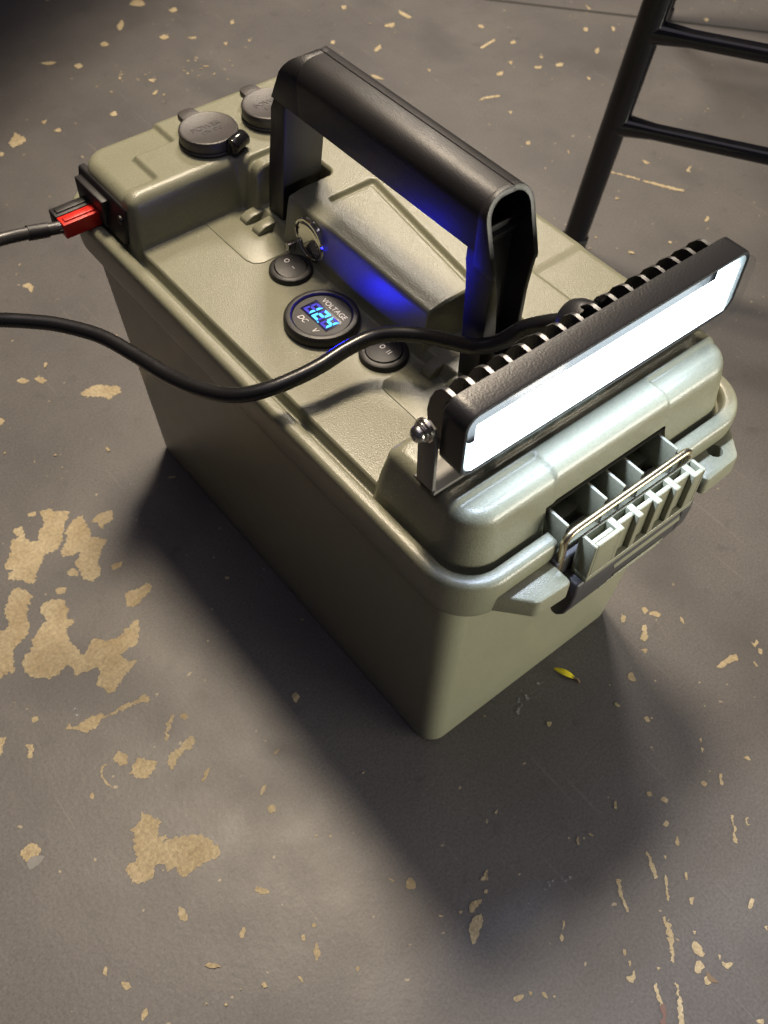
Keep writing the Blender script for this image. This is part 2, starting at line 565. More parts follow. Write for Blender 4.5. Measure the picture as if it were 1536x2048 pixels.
# outlines of the worn patches on the floor (mm); t tan screed, g grey flake, r primer, o rust, w chalk
CHIPS = [("t",[(-174.8,147.8),(-169.3,147.5),(-167.2,141.9),(-160.6,137.6),(-161.4,133.7),(-168.4,126.5),(-175.0,117.5),(-180.8,112.5),(-189.5,113.3),(-194.4,108.6),(-201.1,103.7),(-203.4,98.0),(-208.0,98.3),(-211.6,105.3),(-216.5,109.8),(-215.2,114.7),(-210.3,115.1),(-215.5,119.1),(-210.6,125.4),(-207.8,127.5),(-202.0,136.8),(-196.6,137.8),(-197.4,143.7),(-190.7,144.7),(-193.1,135.1),(-192.3,129.3),(-187.3,127.1),(-183.0,134.3),(-177.7,137.4),(-176.2,145.2)]),
("t",[(-160.7,127.8),(-154.5,127.5),(-155.9,120.4),(-155.9,113.3),(-157.8,107.7),(-154.0,103.0),(-151.2,99.0),(-157.9,93.8),(-165.0,85.7),(-167.6,77.6),(-174.4,75.4),(-178.5,81.1),(-177.7,87.2),(-177.0,94.2),(-170.6,100.3),(-175.6,102.4),(-181.5,105.3),(-179.3,110.5),(-173.5,114.6),(-170.6,121.2),(-165.7,124.5)]),
("t",[(-149.3,120.7),(-142.3,121.7),(-136.1,117.8),(-139.7,111.5),(-144.2,111.4),(-149.4,109.1),(-148.7,114.9),(-151.5,117.9)]),
("t",[(-184.2,92.2),(-179.9,92.2),(-178.6,87.8),(-180.6,85.2),(-184.5,88.2)]),
("t",[(-219.0,101.2),(-213.9,99.6),(-211.3,89.5),(-217.8,82.5),(-220.5,78.3),(-222.2,70.3),(-227.8,63.9),(-236.7,61.8),(-241.1,56.3),(-242.6,50.0),(-246.5,46.5),(-254.2,53.3),(-242.2,78.3),(-237.0,77.3),(-232.9,78.7),(-229.6,90.2),(-223.1,96.3)]),
("t",[(-252.4,52.6),(-251.3,48.1),(-254.4,46.2),(-255.5,48.5)]),
("t",[(-208.1,79.7),(-203.5,79.4),(-196.4,73.8),(-197.9,65.4),(-201.7,60.5),(-197.4,56.4),(-201.2,54.7),(-204.6,55.0),(-207.1,49.2),(-207.9,42.3),(-206.7,33.8),(-205.4,29.8),(-198.3,36.3),(-193.9,35.9),(-191.5,31.7),(-184.0,28.1),(-175.4,30.6),(-169.0,33.4),(-166.0,30.2),(-169.0,27.2),(-171.7,21.5),(-176.0,17.3),(-183.3,17.0),(-188.0,16.1),(-187.7,11.4),(-182.7,6.8),(-187.4,3.8),(-194.3,2.0),(-201.5,-2.5),(-206.4,-2.9),(-207.9,2.5),(-209.6,7.5),(-207.7,11.0),(-204.0,12.5),(-204.3,17.1),(-208.9,19.2),(-214.3,19.8),(-216.4,22.2),(-215.3,28.6),(-218.3,30.3),(-225.0,27.5),(-231.6,29.8),(-237.3,35.0),(-240.0,40.7),(-237.2,51.7),(-230.6,52.5),(-225.6,59.1),(-217.8,65.3),(-211.7,66.0),(-213.4,72.8),(-211.1,77.3)]),
("t",[(-196.3,85.1),(-190.9,81.7),(-193.9,78.4),(-198.0,80.8)]),
("t",[(-163.0,54.2),(-154.2,52.3),(-147.2,52.6),(-146.7,48.1),(-151.1,45.0),(-157.1,43.2),(-164.2,41.5),(-166.5,44.9),(-165.1,49.4)]),
("t",[(-158.7,79.1),(-151.7,77.0),(-155.4,74.0),(-159.8,74.9)]),
("t",[(-182.7,152.0),(-177.5,149.9),(-179.2,146.6),(-183.1,148.7)]),
("t",[(-242.2,-7.3),(-236.9,-6.7),(-236.3,-4.4),(-234.2,-8.8),(-228.0,-9.6),(-217.6,-10.9),(-215.0,-14.3),(-207.4,-14.8),(-203.9,-14.7),(-195.2,-17.4),(-191.1,-16.3),(-188.6,-21.9),(-192.1,-21.9),(-199.2,-18.4),(-205.6,-17.6),(-214.8,-15.9),(-220.3,-15.7),(-224.7,-17.6),(-229.9,-17.0),(-235.0,-10.2),(-238.1,-7.8)]),
("t",[(-180.0,-41.2),(-177.0,-42.9),(-177.6,-45.8),(-180.5,-45.6),(-181.2,-43.0)]),
("t",[(-188.8,-40.4),(-183.2,-37.9),(-186.9,-42.0),(-190.9,-45.6),(-194.0,-49.9),(-196.4,-50.0)]),
("t",[(-223.8,-39.7),(-220.6,-38.9),(-218.7,-45.1),(-221.4,-48.8),(-224.7,-46.8),(-226.1,-41.8)]),
("t",[(-222.2,-54.0),(-216.1,-51.0),(-213.2,-50.0),(-210.7,-53.3),(-207.0,-58.2),(-209.5,-61.4),(-215.5,-63.1),(-219.2,-62.0),(-222.0,-57.3)]),
("t",[(-202.4,-61.8),(-197.3,-58.0),(-191.7,-59.1),(-186.5,-57.1),(-182.5,-56.3),(-182.0,-60.0),(-186.9,-64.2),(-190.9,-62.3),(-197.9,-65.4),(-201.8,-68.1),(-203.1,-63.8)]),
("t",[(-229.1,-42.1),(-234.1,-41.3),(-236.5,-45.2),(-236.7,-51.7),(-234.4,-56.4),(-235.6,-51.7),(-235.6,-46.0),(-233.8,-42.8)]),
("t",[(-238.3,-83.4),(-232.2,-82.2),(-229.5,-79.5),(-226.4,-83.2),(-226.4,-86.8),(-223.0,-88.3),(-225.8,-92.1),(-229.1,-96.7),(-225.0,-98.7),(-228.0,-101.1),(-221.2,-103.0),(-214.1,-107.3),(-209.6,-112.1),(-206.8,-117.9),(-206.4,-124.1),(-209.1,-126.6),(-214.9,-125.5),(-221.4,-123.8),(-227.3,-124.8),(-230.6,-123.3),(-230.4,-117.8),(-234.9,-116.6),(-234.4,-112.4),(-236.8,-109.3),(-240.7,-110.8),(-243.4,-114.3),(-247.7,-113.7),(-253.6,-109.7),(-252.7,-104.7),(-250.9,-99.8),(-246.9,-100.1),(-243.8,-99.1),(-242.9,-94.0),(-239.9,-88.1)]),
("t",[(-293.0,-57.8),(-289.2,-56.1),(-285.0,-57.7),(-282.9,-62.3),(-284.9,-65.4),(-288.9,-63.4),(-292.3,-64.2)]),
("g",[(-292.7,-65.0),(-288.9,-63.4),(-283.4,-67.2),(-285.9,-69.2),(-292.9,-69.4)]),
("t",[(-240.4,-135.7),(-238.5,-139.3),(-240.2,-144.5),(-243.3,-142.0)]),
("t",[(-221.8,-166.6),(-219.0,-165.7),(-218.9,-167.9),(-222.3,-170.5),(-223.5,-168.5)]),
("t",[(-261.5,-2.1),(-258.2,-4.0),(-259.1,-6.6),(-263.0,-11.4),(-264.3,-9.7),(-261.8,-5.8)]),
("t",[(-193.1,-84.6),(-188.3,-80.7),(-185.0,-80.0),(-187.0,-83.0),(-192.3,-85.2)]),
("t",[(-283.6,-170.2),(-280.7,-167.7),(-278.4,-168.0),(-280.2,-170.9),(-283.2,-171.9)]),
("t",[(-287.8,-140.1),(-285.6,-137.8),(-285.0,-139.3),(-287.1,-142.2)]),
("t",[(-282.5,-149.4),(-280.5,-150.9),(-279.7,-154.6),(-282.5,-154.4),(-283.4,-151.7)]),
("t",[(-272.2,11.7),(-268.1,9.1),(-271.8,6.0),(-275.1,1.4),(-276.8,2.1)]),
("t",[(-251.0,11.3),(-247.6,10.6),(-248.4,7.8),(-251.5,8.2)]),
("t",[(-246.8,-51.6),(-244.8,-51.9),(-246.1,-55.3),(-247.8,-54.5)]),
("t",[(-99.5,231.1),(-90.4,232.3),(-83.8,230.7),(-75.9,223.8),(-72.0,218.3),(-74.7,213.7),(-79.3,214.0),(-84.2,212.8),(-89.2,219.1),(-96.7,224.8)]),
("t",[(-131.4,272.1),(-126.2,272.3),(-123.3,266.7),(-128.2,266.3)]),
("t",[(-119.7,266.5),(-115.0,265.4),(-112.8,259.5),(-116.9,257.7),(-118.7,262.4)]),
("t",[(-78.1,369.4),(-71.8,369.5),(-70.8,363.8),(-75.6,357.7),(-75.9,363.7)]),
("t",[(-159.0,246.9),(-156.4,241.0),(-160.4,237.8),(-162.0,240.6)]),
("t",[(-138.3,-202.3),(-135.2,-200.7),(-132.8,-202.1),(-133.4,-205.6),(-136.4,-207.1),(-139.0,-204.5)]),
("t",[(-120.6,-234.2),(-115.7,-231.4),(-110.9,-234.1),(-115.0,-235.3),(-119.1,-235.9)]),
("t",[(-128.4,-244.2),(-124.8,-239.5),(-120.4,-238.6),(-116.8,-239.3),(-117.2,-242.3),(-122.0,-245.0),(-127.1,-247.3),(-129.9,-247.8)]),
("t",[(-197.4,-198.7),(-193.4,-196.1),(-194.7,-200.9),(-198.7,-203.4)]),
("t",[(-104.5,-225.7),(-100.9,-225.1),(-97.7,-223.7),(-101.6,-228.0)]),
("t",[(-171.2,-112.0),(-167.7,-108.5),(-164.8,-109.4),(-168.2,-111.8)]),
("t",[(-171.8,-120.2),(-168.3,-121.8),(-170.1,-125.2),(-172.9,-124.3)]),
("t",[(-202.3,-153.1),(-199.5,-155.4),(-197.6,-159.7),(-200.8,-158.8),(-203.8,-155.3)]),
("t",[(-120.9,-72.9),(-117.3,-72.2),(-116.9,-76.0),(-121.5,-78.0)]),
("t",[(-150.7,-96.0),(-145.9,-95.8),(-149.5,-97.6)]),
("t",[(-142.9,-193.5),(-141.5,-196.9),(-142.8,-197.0)]),
("t",[(-211.0,-203.4),(-209.6,-204.4),(-210.3,-207.5),(-210.9,-206.9)]),
("t",[(-190.2,-187.5),(-188.5,-187.3),(-188.4,-189.4),(-190.3,-189.0)]),
("t",[(-197.9,-188.3),(-196.1,-188.7),(-197.7,-191.7),(-198.7,-190.9)]),
("t",[(-184.8,-218.6),(-183.3,-218.8),(-184.5,-220.9),(-185.7,-220.4)]),
("t",[(-159.7,-149.9),(-159.3,-151.3),(-161.1,-151.1)]),
("t",[(-154.0,-154.7),(-153.3,-156.1),(-154.4,-156.8)]),
("t",[(-117.3,-137.4),(-115.5,-138.2),(-117.2,-138.8)]),
("t",[(-134.3,-225.4),(-132.3,-227.9),(-134.5,-227.0)]),
("t",[(-124.8,-230.8),(-122.8,-231.9),(-124.6,-232.6)]),
("t",[(-106.3,-231.1),(-104.6,-231.9),(-106.4,-233.2),(-107.4,-232.2)]),
("t",[(-72.8,-202.8),(-70.2,-202.8),(-72.2,-204.2)]),
("t",[(97.9,-167.4),(100.9,-169.2),(102.4,-172.4),(100.3,-173.7),(96.5,-169.2)]),
("t",[(78.6,-159.7),(82.0,-157.4),(82.8,-160.0),(79.2,-162.8),(77.4,-161.7)]),
("t",[(85.7,-171.8),(88.7,-173.0),(85.5,-175.9),(82.1,-180.0),(79.5,-180.5),(77.9,-177.7),(82.2,-175.3)]),
("t",[(72.6,-183.1),(76.0,-185.4),(72.7,-186.6)]),
("t",[(96.0,-162.4),(98.5,-163.3),(97.2,-166.3),(94.0,-166.4)]),
("t",[(110.6,-182.1),(111.2,-184.2),(108.6,-187.7),(108.2,-186.3)]),
("t",[(132.4,-223.2),(133.6,-225.1),(136.9,-223.8),(135.7,-226.4),(131.7,-227.1)]),
("t",[(132.4,-229.0),(133.9,-231.1),(130.4,-233.1),(130.2,-231.1)]),
("t",[(122.0,-233.1),(123.3,-233.7),(121.4,-237.3),(120.9,-235.6)]),
("t",[(100.9,-221.2),(108.1,-220.3),(114.8,-221.5),(117.9,-223.1),(115.1,-226.2),(108.1,-223.7),(102.4,-223.3)]),
("t",[(52.0,-190.2),(55.3,-190.1),(55.2,-192.8),(53.8,-195.9),(51.3,-194.7),(50.2,-192.5)]),
("t",[(31.4,-198.4),(32.9,-198.7),(32.6,-201.9),(30.9,-200.6)]),
("t",[(38.6,-216.2),(41.1,-216.8),(40.0,-219.9),(37.5,-218.8)]),
("t",[(4.5,-248.9),(6.4,-249.6),(6.1,-252.0),(3.6,-251.3)]),
("t",[(8.0,-256.6),(10.5,-257.1),(10.9,-259.9),(8.6,-260.3),(7.7,-258.4)]),
("t",[(-2.2,-267.5),(1.0,-267.0),(1.0,-269.3),(-2.0,-269.7)]),
("t",[(-21.7,-272.5),(-20.9,-273.6),(-24.8,-281.4),(-26.4,-285.1),(-29.0,-284.5),(-25.5,-278.7)]),
("t",[(-45.7,-271.7),(-44.4,-273.0),(-49.0,-280.6),(-52.3,-287.6),(-53.9,-287.4),(-51.5,-281.4),(-49.0,-276.4)]),
("t",[(-40.8,-300.9),(-39.9,-302.3),(-41.5,-304.4),(-38.8,-304.5),(-41.9,-308.1),(-44.0,-311.7),(-43.9,-313.8),(-45.4,-312.6),(-49.1,-316.9),(-52.0,-320.5),(-53.5,-320.0),(-50.1,-314.9),(-44.9,-308.4)]),
("t",[(-60.4,-327.2),(-59.6,-328.5),(-63.4,-333.6),(-67.6,-338.9),(-72.1,-343.8),(-75.0,-341.5),(-71.6,-340.6),(-66.9,-334.5)]),
("t",[(-69.9,-320.9),(-68.2,-321.6),(-70.9,-325.1),(-73.1,-330.2),(-74.6,-329.8),(-73.0,-325.9)]),
("t",[(-23.7,-288.0),(-22.5,-288.2),(-26.8,-292.6),(-31.4,-297.3),(-32.2,-296.7)]),
("t",[(33.0,-287.8),(33.3,-288.8),(28.9,-292.9),(29.4,-294.8),(26.8,-295.8),(23.0,-300.3),(21.6,-299.2),(27.0,-294.5)]),
("t",[(45.9,-268.0),(47.9,-269.1),(45.3,-270.7),(43.3,-273.9),(42.6,-272.3)]),
("t",[(-39.2,-320.2),(-36.1,-320.7),(-35.6,-323.1),(-37.5,-326.1),(-37.1,-327.8),(-39.1,-328.2),(-40.5,-325.8),(-41.4,-323.7)]),
("t",[(-47.3,-328.8),(-44.1,-327.4),(-41.4,-328.3),(-43.1,-331.5),(-46.9,-332.6),(-48.0,-330.8)]),
("t",[(-21.6,-303.7),(-19.3,-304.9),(-23.3,-307.2),(-23.8,-306.2)]),
("t",[(3.9,-324.7),(5.6,-326.4),(0.2,-328.3),(-0.9,-327.1)]),
("t",[(-78.0,-309.4),(-75.0,-310.5),(-72.7,-309.8),(-75.1,-312.9),(-77.7,-313.7),(-78.8,-311.9)]),
("t",[(-69.8,-299.1),(-68.3,-300.3),(-70.8,-302.0),(-71.2,-300.9)]),
("t",[(-71.8,-304.7),(-70.5,-305.7),(-73.1,-307.6)]),
("t",[(-131.2,-280.1),(-128.1,-280.7),(-125.9,-282.2),(-127.7,-283.3),(-131.3,-282.5)]),
("t",[(-122.8,-282.5),(-121.5,-284.2),(-123.6,-284.9)]),
("t",[(-118.0,-287.5),(-116.3,-288.3),(-117.3,-291.2),(-118.4,-289.7)]),
("t",[(-114.2,-291.9),(-113.1,-292.9),(-114.7,-293.6)]),
("t",[(-92.0,-274.2),(-89.5,-273.5),(-90.0,-275.8),(-92.1,-276.4)]),
("t",[(-84.0,-269.0),(-83.3,-269.8),(-87.2,-272.7),(-87.4,-271.9)]),
("t",[(-45.0,-241.9),(-46.1,-244.1),(-47.6,-246.1),(-48.9,-244.8)]),
("t",[(-14.2,-241.1),(-13.4,-242.5),(-16.4,-244.8),(-17.3,-243.8)]),
("t",[(33.7,-264.8),(36.0,-265.0),(36.3,-267.3),(33.8,-267.6)]),
("t",[(54.5,-246.2),(56.0,-246.7),(53.5,-248.4)]),
("t",[(50.7,-250.5),(51.7,-251.7),(49.0,-253.2)]),
("t",[(66.0,-270.3),(68.9,-271.4),(68.2,-274.2),(66.8,-273.1)]),
("t",[(37.7,-294.5),(39.7,-295.4),(37.4,-295.8),(35.9,-297.7),(37.3,-298.8),(35.0,-297.7)]),
("t",[(-46.5,-335.1),(-44.1,-335.8),(-45.9,-338.8),(-49.1,-337.5)]),
("t",[(-33.3,-335.4),(-32.1,-337.6),(-28.9,-339.6),(-33.6,-340.3),(-34.2,-337.3)]),
("t",[(-32.3,-332.3),(-31.4,-333.4),(-33.6,-334.7)]),
("t",[(-61.8,-315.9),(-60.9,-317.7),(-62.9,-317.6)]),
("t",[(-41.4,-364.7),(-38.1,-366.7),(-39.9,-368.1),(-42.1,-365.9)]),
("t",[(-1.6,-338.8),(-0.1,-339.3),(-2.1,-340.8)]),
("t",[(-33.4,-316.2),(-32.2,-317.1),(-34.1,-318.1)]),
("t",[(-2.5,-277.1),(-0.7,-277.0),(-4.0,-281.1),(-5.5,-279.9)]),
("t",[(-13.6,-293.4),(-12.4,-293.9),(-15.0,-296.6),(-15.7,-295.7)]),
("t",[(-15.4,-279.5),(-14.4,-280.7),(-16.2,-281.7)]),
("t",[(-10.4,-181.5),(-7.6,-183.0),(-9.7,-184.7),(-11.4,-184.1)]),
("r",[(-75.1,-329.8),(-72.3,-330.2),(-75.2,-334.1),(-79.9,-337.6),(-82.0,-335.9),(-77.5,-333.4)]),
("o",[(-43.3,-333.8),(-43.2,-337.1),(-42.6,-341.4),(-45.9,-338.8),(-45.7,-336.4)]),
("w",[(-15.6,-160.5),(-8.2,-160.1),(-3.7,-162.8),(-4.2,-165.1),(-10.1,-163.9),(-15.5,-165.0),(-20.8,-167.8),(-20.6,-165.4)]),
("w",[(3.5,-158.6),(8.8,-159.1),(6.6,-161.0),(2.7,-160.7)]),
("w",[(-80.4,-250.1),(-72.8,-250.4),(-65.0,-253.8),(-64.4,-256.4),(-73.8,-254.6),(-80.6,-252.0)]),
("w",[(-229.7,11.1),(-228.0,7.0),(-228.0,2.8),(-226.2,-0.0),(-225.8,-4.5),(-229.3,-5.8),(-230.1,-1.1),(-229.8,5.6)]),
("t",[(432.7,193.3),(440.9,178.4),(450.0,161.2),(447.8,160.0),(439.2,176.8),(431.0,191.8)]),
("t",[(451.9,156.6),(461.0,141.3),(470.2,124.7),(467.3,123.0),(457.1,139.3),(450.0,154.9)]),
("t",[(475.1,180.8),(476.5,177.2),(477.1,172.9),(472.6,174.5)]),
("t",[(500.5,145.3),(507.1,145.5),(499.1,142.6),(497.2,139.4),(495.1,143.0)]),
("t",[(737.0,325.1),(742.7,324.5),(740.0,319.5),(734.9,319.7)]),
("t",[(611.5,392.1),(614.9,389.6),(609.4,385.2),(608.1,387.8)]),
("t",[(639.2,375.3),(641.1,372.3),(634.4,367.0),(632.7,368.2)]),
("t",[(587.3,351.6),(591.6,350.1),(584.8,345.4)]),
("t",[(469.6,544.2),(471.3,537.1),(471.4,522.7),(466.2,523.6),(465.5,535.6)]),
("t",[(392.3,492.1),(405.8,498.2),(403.0,492.2),(394.6,487.8)]),
("t",[(359.4,455.9),(363.0,451.7),(365.8,439.7),(359.2,447.0)]),
("t",[(367.0,534.6),(370.6,533.1),(367.4,527.8),(363.7,529.5)]),
("t",[(520.8,466.9),(524.9,462.8),(520.0,457.4),(517.7,461.3)]),
("t",[(523.6,417.8),(530.3,418.3),(527.7,413.2),(522.2,413.9)]),
("t",[(416.3,351.4),(426.7,353.4),(441.3,347.4),(440.1,344.5),(425.4,350.5)]),
("t",[(468.2,379.6),(476.3,378.7),(471.2,373.8),(466.0,375.6)]),
("t",[(532.0,355.9),(539.8,352.8),(534.9,348.6),(529.3,351.7)]),
("t",[(510.5,365.4),(516.5,362.1),(512.4,358.9),(508.1,362.0)]),
("t",[(611.9,392.2),(615.7,389.5),(609.7,384.3),(607.4,387.1)]),
("t",[(588.1,351.8),(594.3,351.6),(585.1,344.4),(582.9,346.0)]),
("t",[(405.9,270.1),(410.1,269.1),(405.5,263.8),(402.7,265.9)]),
("t",[(540.9,318.7),(541.5,313.2),(537.4,312.2)]),
("t",[(423.4,589.3),(428.2,587.0),(423.3,580.6),(420.3,583.3)]),
("t",[(436.9,527.8),(447.6,524.6),(440.9,518.2),(435.0,523.6)]),
("t",[(428.0,319.3),(432.4,317.9),(427.4,314.1)]),
("t",[(493.6,389.2),(498.4,387.8),(492.3,382.9)]),
("t",[(414.6,429.0),(417.6,426.9),(412.5,422.9)]),
("t",[(652.2,429.8),(649.3,417.1),(647.3,418.5)]),
("t",[(489.6,429.1),(513.4,433.4),(511.7,429.2),(490.0,426.1)]),
("t",[(528.0,377.1),(532.6,375.4),(528.0,372.4)]),
("t",[(233.6,730.0),(241.4,736.1),(249.9,732.3),(247.1,720.2),(239.2,721.3)]),
("t",[(262.8,694.8),(271.0,695.9),(269.3,687.8),(262.1,688.4)]),
("t",[(122.2,651.8),(129.1,652.1),(128.7,645.0),(122.5,643.5)]),
("t",[(96.3,676.9),(106.1,673.8),(110.9,668.3),(102.7,667.3)]),
("t",[(165.1,674.6),(171.9,676.1),(172.0,667.4),(165.0,667.4)]),
("t",[(223.3,650.7),(230.6,650.7),(230.9,642.6),(223.6,642.7)]),
("t",[(6.1,563.7),(18.0,575.7),(21.8,562.4),(16.7,555.8),(6.1,555.1)]),
("t",[(107.1,551.0),(113.6,552.5),(112.3,545.4),(107.5,545.2)]),
("t",[(49.9,557.3),(55.7,558.3),(55.6,553.1),(51.1,552.9)]),
("t",[(-7.5,555.1),(-5.0,551.5),(-8.6,547.5),(-10.5,548.9)]),
("t",[(197.7,696.6),(209.4,706.1),(206.1,695.0),(196.1,686.7)]),
("t",[(303.0,633.7),(308.0,634.6),(304.7,627.9),(300.5,628.3)]),
("t",[(46.3,577.8),(52.8,578.4),(48.2,572.8)]),
("t",[(271.6,599.2),(275.7,598.3),(271.6,592.7)]),
("t",[(246.0,631.6),(255.0,627.7),(251.9,624.3)]),
("t",[(296.3,589.7),(299.6,588.2),(296.1,584.7)]),
("t",[(169.6,583.0),(176.6,579.9),(171.2,575.9)])]


# ------------------------------------------------------------------ the floor
def build_floor():
    n = 2
    L = 6000
    me = raw([(-L, -L, 0), (L, -L, 0), (L, L, 0), (-L, L, 0)], [(0, 1, 2, 3)])
    fl = link('floor', me, FLOORM, None, False)
    fl['kind'] = 'structure'
    # the straight dark joint across the floor behind the box
    a, b = Vector((563.2, 510.4)), Vector((773.3, 262.5))
    d = (b - a).normalized()
    nn = Vector((-d.y, d.x))
    g = Geo()
    pts0, pts1 = [], []
    for k in range(61):
        p = a + d * (-900 + 40 * k)
        wob = 0.5 * noise.noise(Vector((k * 0.7, 3, 1)))
        wd = 2.6 + 0.6 * noise.noise(Vector((k * 0.9, 8, 2)))
        pts0.append((*(p + nn * (wob - wd)), 0.15))
        pts1.append((*(p + nn * (wob + wd)), 0.15))
    m = len(pts0)
    g.add(pts0 + pts1, [(i, i + 1, m + i + 1, m + i) for i in range(m - 1)])
    j = g.part('floor_joint', SEAL, fl)
    return fl


def ragged(poly, seed, amp):
    """subdivide an outline and give it a torn edge"""
    P = [Vector((*p, 0)) for p in poly]
    n = len(P)
    out = []
    per = sum((P[i] - P[(i + 1) % n]).length for i in range(n))
    step = max(0.55, per / 240)
    for i in range(n):
        p0, p1, p2, p3 = P[i - 1], P[i], P[(i + 1) % n], P[(i + 2) % n]
        k = max(1, int((p2 - p1).length / step))
        for j in range(k):
            t = j / k
            cr = 0.5 * (2 * p1 + (p2 - p0) * t + (2 * p0 - 5 * p1 + 4 * p2 - p3) * t * t + (3 * p1 - p0 - 3 * p2 + p3) * t ** 3)
            q = p1.lerp(p2, t).lerp(cr, 0.6)
            nx = noise.noise(Vector((q.x * 0.55, q.y * 0.55, seed)))
            ny = noise.noise(Vector((q.x * 0.55, q.y * 0.55, seed + 50)))
            mx_ = noise.noise(Vector((q.x * 1.6, q.y * 1.6, seed + 90)))
            my_ = noise.noise(Vector((q.x * 1.6, q.y * 1.6, seed + 130)))
            out.append((q.x + amp * (nx + 0.6 * mx_), q.y + amp * (ny + 0.6 * my_), 0))
    return out


def fill(outline, z, material, name, parent):
    from mathutils.geometry import delaunay_2d_cdt
    co = [Vector((x, y)) for x, y, _ in outline]
    vs, _e, fs, _a, _b, _c = delaunay_2d_cdt(co, [], [list(range(len(co)))], 1, 1e-4)
    faces = []
    for f in fs:
        p = [vs[i] for i in f]
        s_ = sum(p[i].x * p[(i + 1) % len(p)].y - p[(i + 1) % len(p)].x * p[i].y for i in range(len(p)))
        faces.append(tuple(f) if s_ > 0 else tuple(reversed(f)))
    me = bpy.data.meshes.new(name)
    me.from_pydata([(v.x * S, v.y * S, z * S) for v in vs], [], faces)
    return link(name, me, material, parent, False)


def build_marks(fl):
    names = {'t': 'bare_patch', 'g': 'grey_flake', 'r': 'primer_stain', 'o': 'rust_stain', 'w': 'chalk_scuff'}
    for i, (k, poly) in enumerate(CHIPS):
        xs = [p[0] for p in poly]
        ys = [p[1] for p in poly]
        size = min(max(xs) - min(xs), max(ys) - min(ys))
        amp = min(1.7, 0.10 * size + 0.15)
        fill(ragged(poly, i * 3.1, amp), 0.10 + 0.0015 * i, CHIPM[k], names[k], fl)
    # pin-head chips too small to pick apart
    rng = random.Random(7)
    g = Geo()
    spots = []
    for _ in range(52):
        cx, cy = rng.uniform(-380, 900), rng.uniform(-400, 900)
        sd = rng.uniform(8, 55)
        spots += [(rng.gauss(cx, sd), rng.gauss(cy, sd)) for _k in range(rng.randint(2, 9))]
    for i, (x, y) in enumerate(spots):
        if abs(x) < 80 and abs(y) < 152:
            continue
        r = rng.choice((0.4, 0.5, 0.6, 0.8, 1.0, 1.5)) * (1.0 if x + y < 200 else 1.25)
        st = rng.choice((1, 1, 1.3, 1.8, 3.0))
        an = rng.uniform(0, 6.28)
        ring = []
        m = 9
        for q in range(m):
            t = 6.283 * q / m
            rr = r * rng.uniform(0.6, 1.25)
            px, py = rr * math.cos(t) * st, rr * math.sin(t)
            ring.append((x + px * math.cos(an) - py * math.sin(an), y + px * math.sin(an) + py * math.cos(an), 0.5 + 0.0005 * i))
        ring.append((x, y, 0.5 + 0.0005 * i))
        g.add(ring, [(q, (q + 1) % m, m) for q in range(m)])
    o = g.part('paint_fleck', CHIPM['t'], fl)
    o['kind'] = 'stuff'


# ------------------------------------------------------------------ the box
def sd_rr(x, y, cx, cy, hw, hl, r):
    qx = np.abs(x - cx) - (hw - r)
    qy = np.abs(y - cy) - (hl - r)
    return np.hypot(np.maximum(qx, 0), np.maximum(qy, 0)) + np.minimum(np.maximum(qx, qy), 0) - r


def sstep(e0, e1, v):
    t = np.clip((v - e0) / (e1 - e0), 0, 1)
    return t * t * (3 - 2 * t)


def smax(a, b, k):
    h = np.clip(0.5 - 0.5 * (b - a) / k, 0, 1)
    return b * (1 - h) + a * h + k * h * (1 - h)


def seg_dist(x, y, a, b):
    ax, ay = a
    bx, by = b
    t = np.clip(((x - ax) * (bx - ax) + (y - ay) * (by - ay)) / ((bx - ax) ** 2 + (by - ay) ** 2), 0, 1)
    return np.hypot(x - ax - t * (bx - ax), y - ay - t * (by - ay))


RW, RL, RR = 96.3, 175.0, 25.0


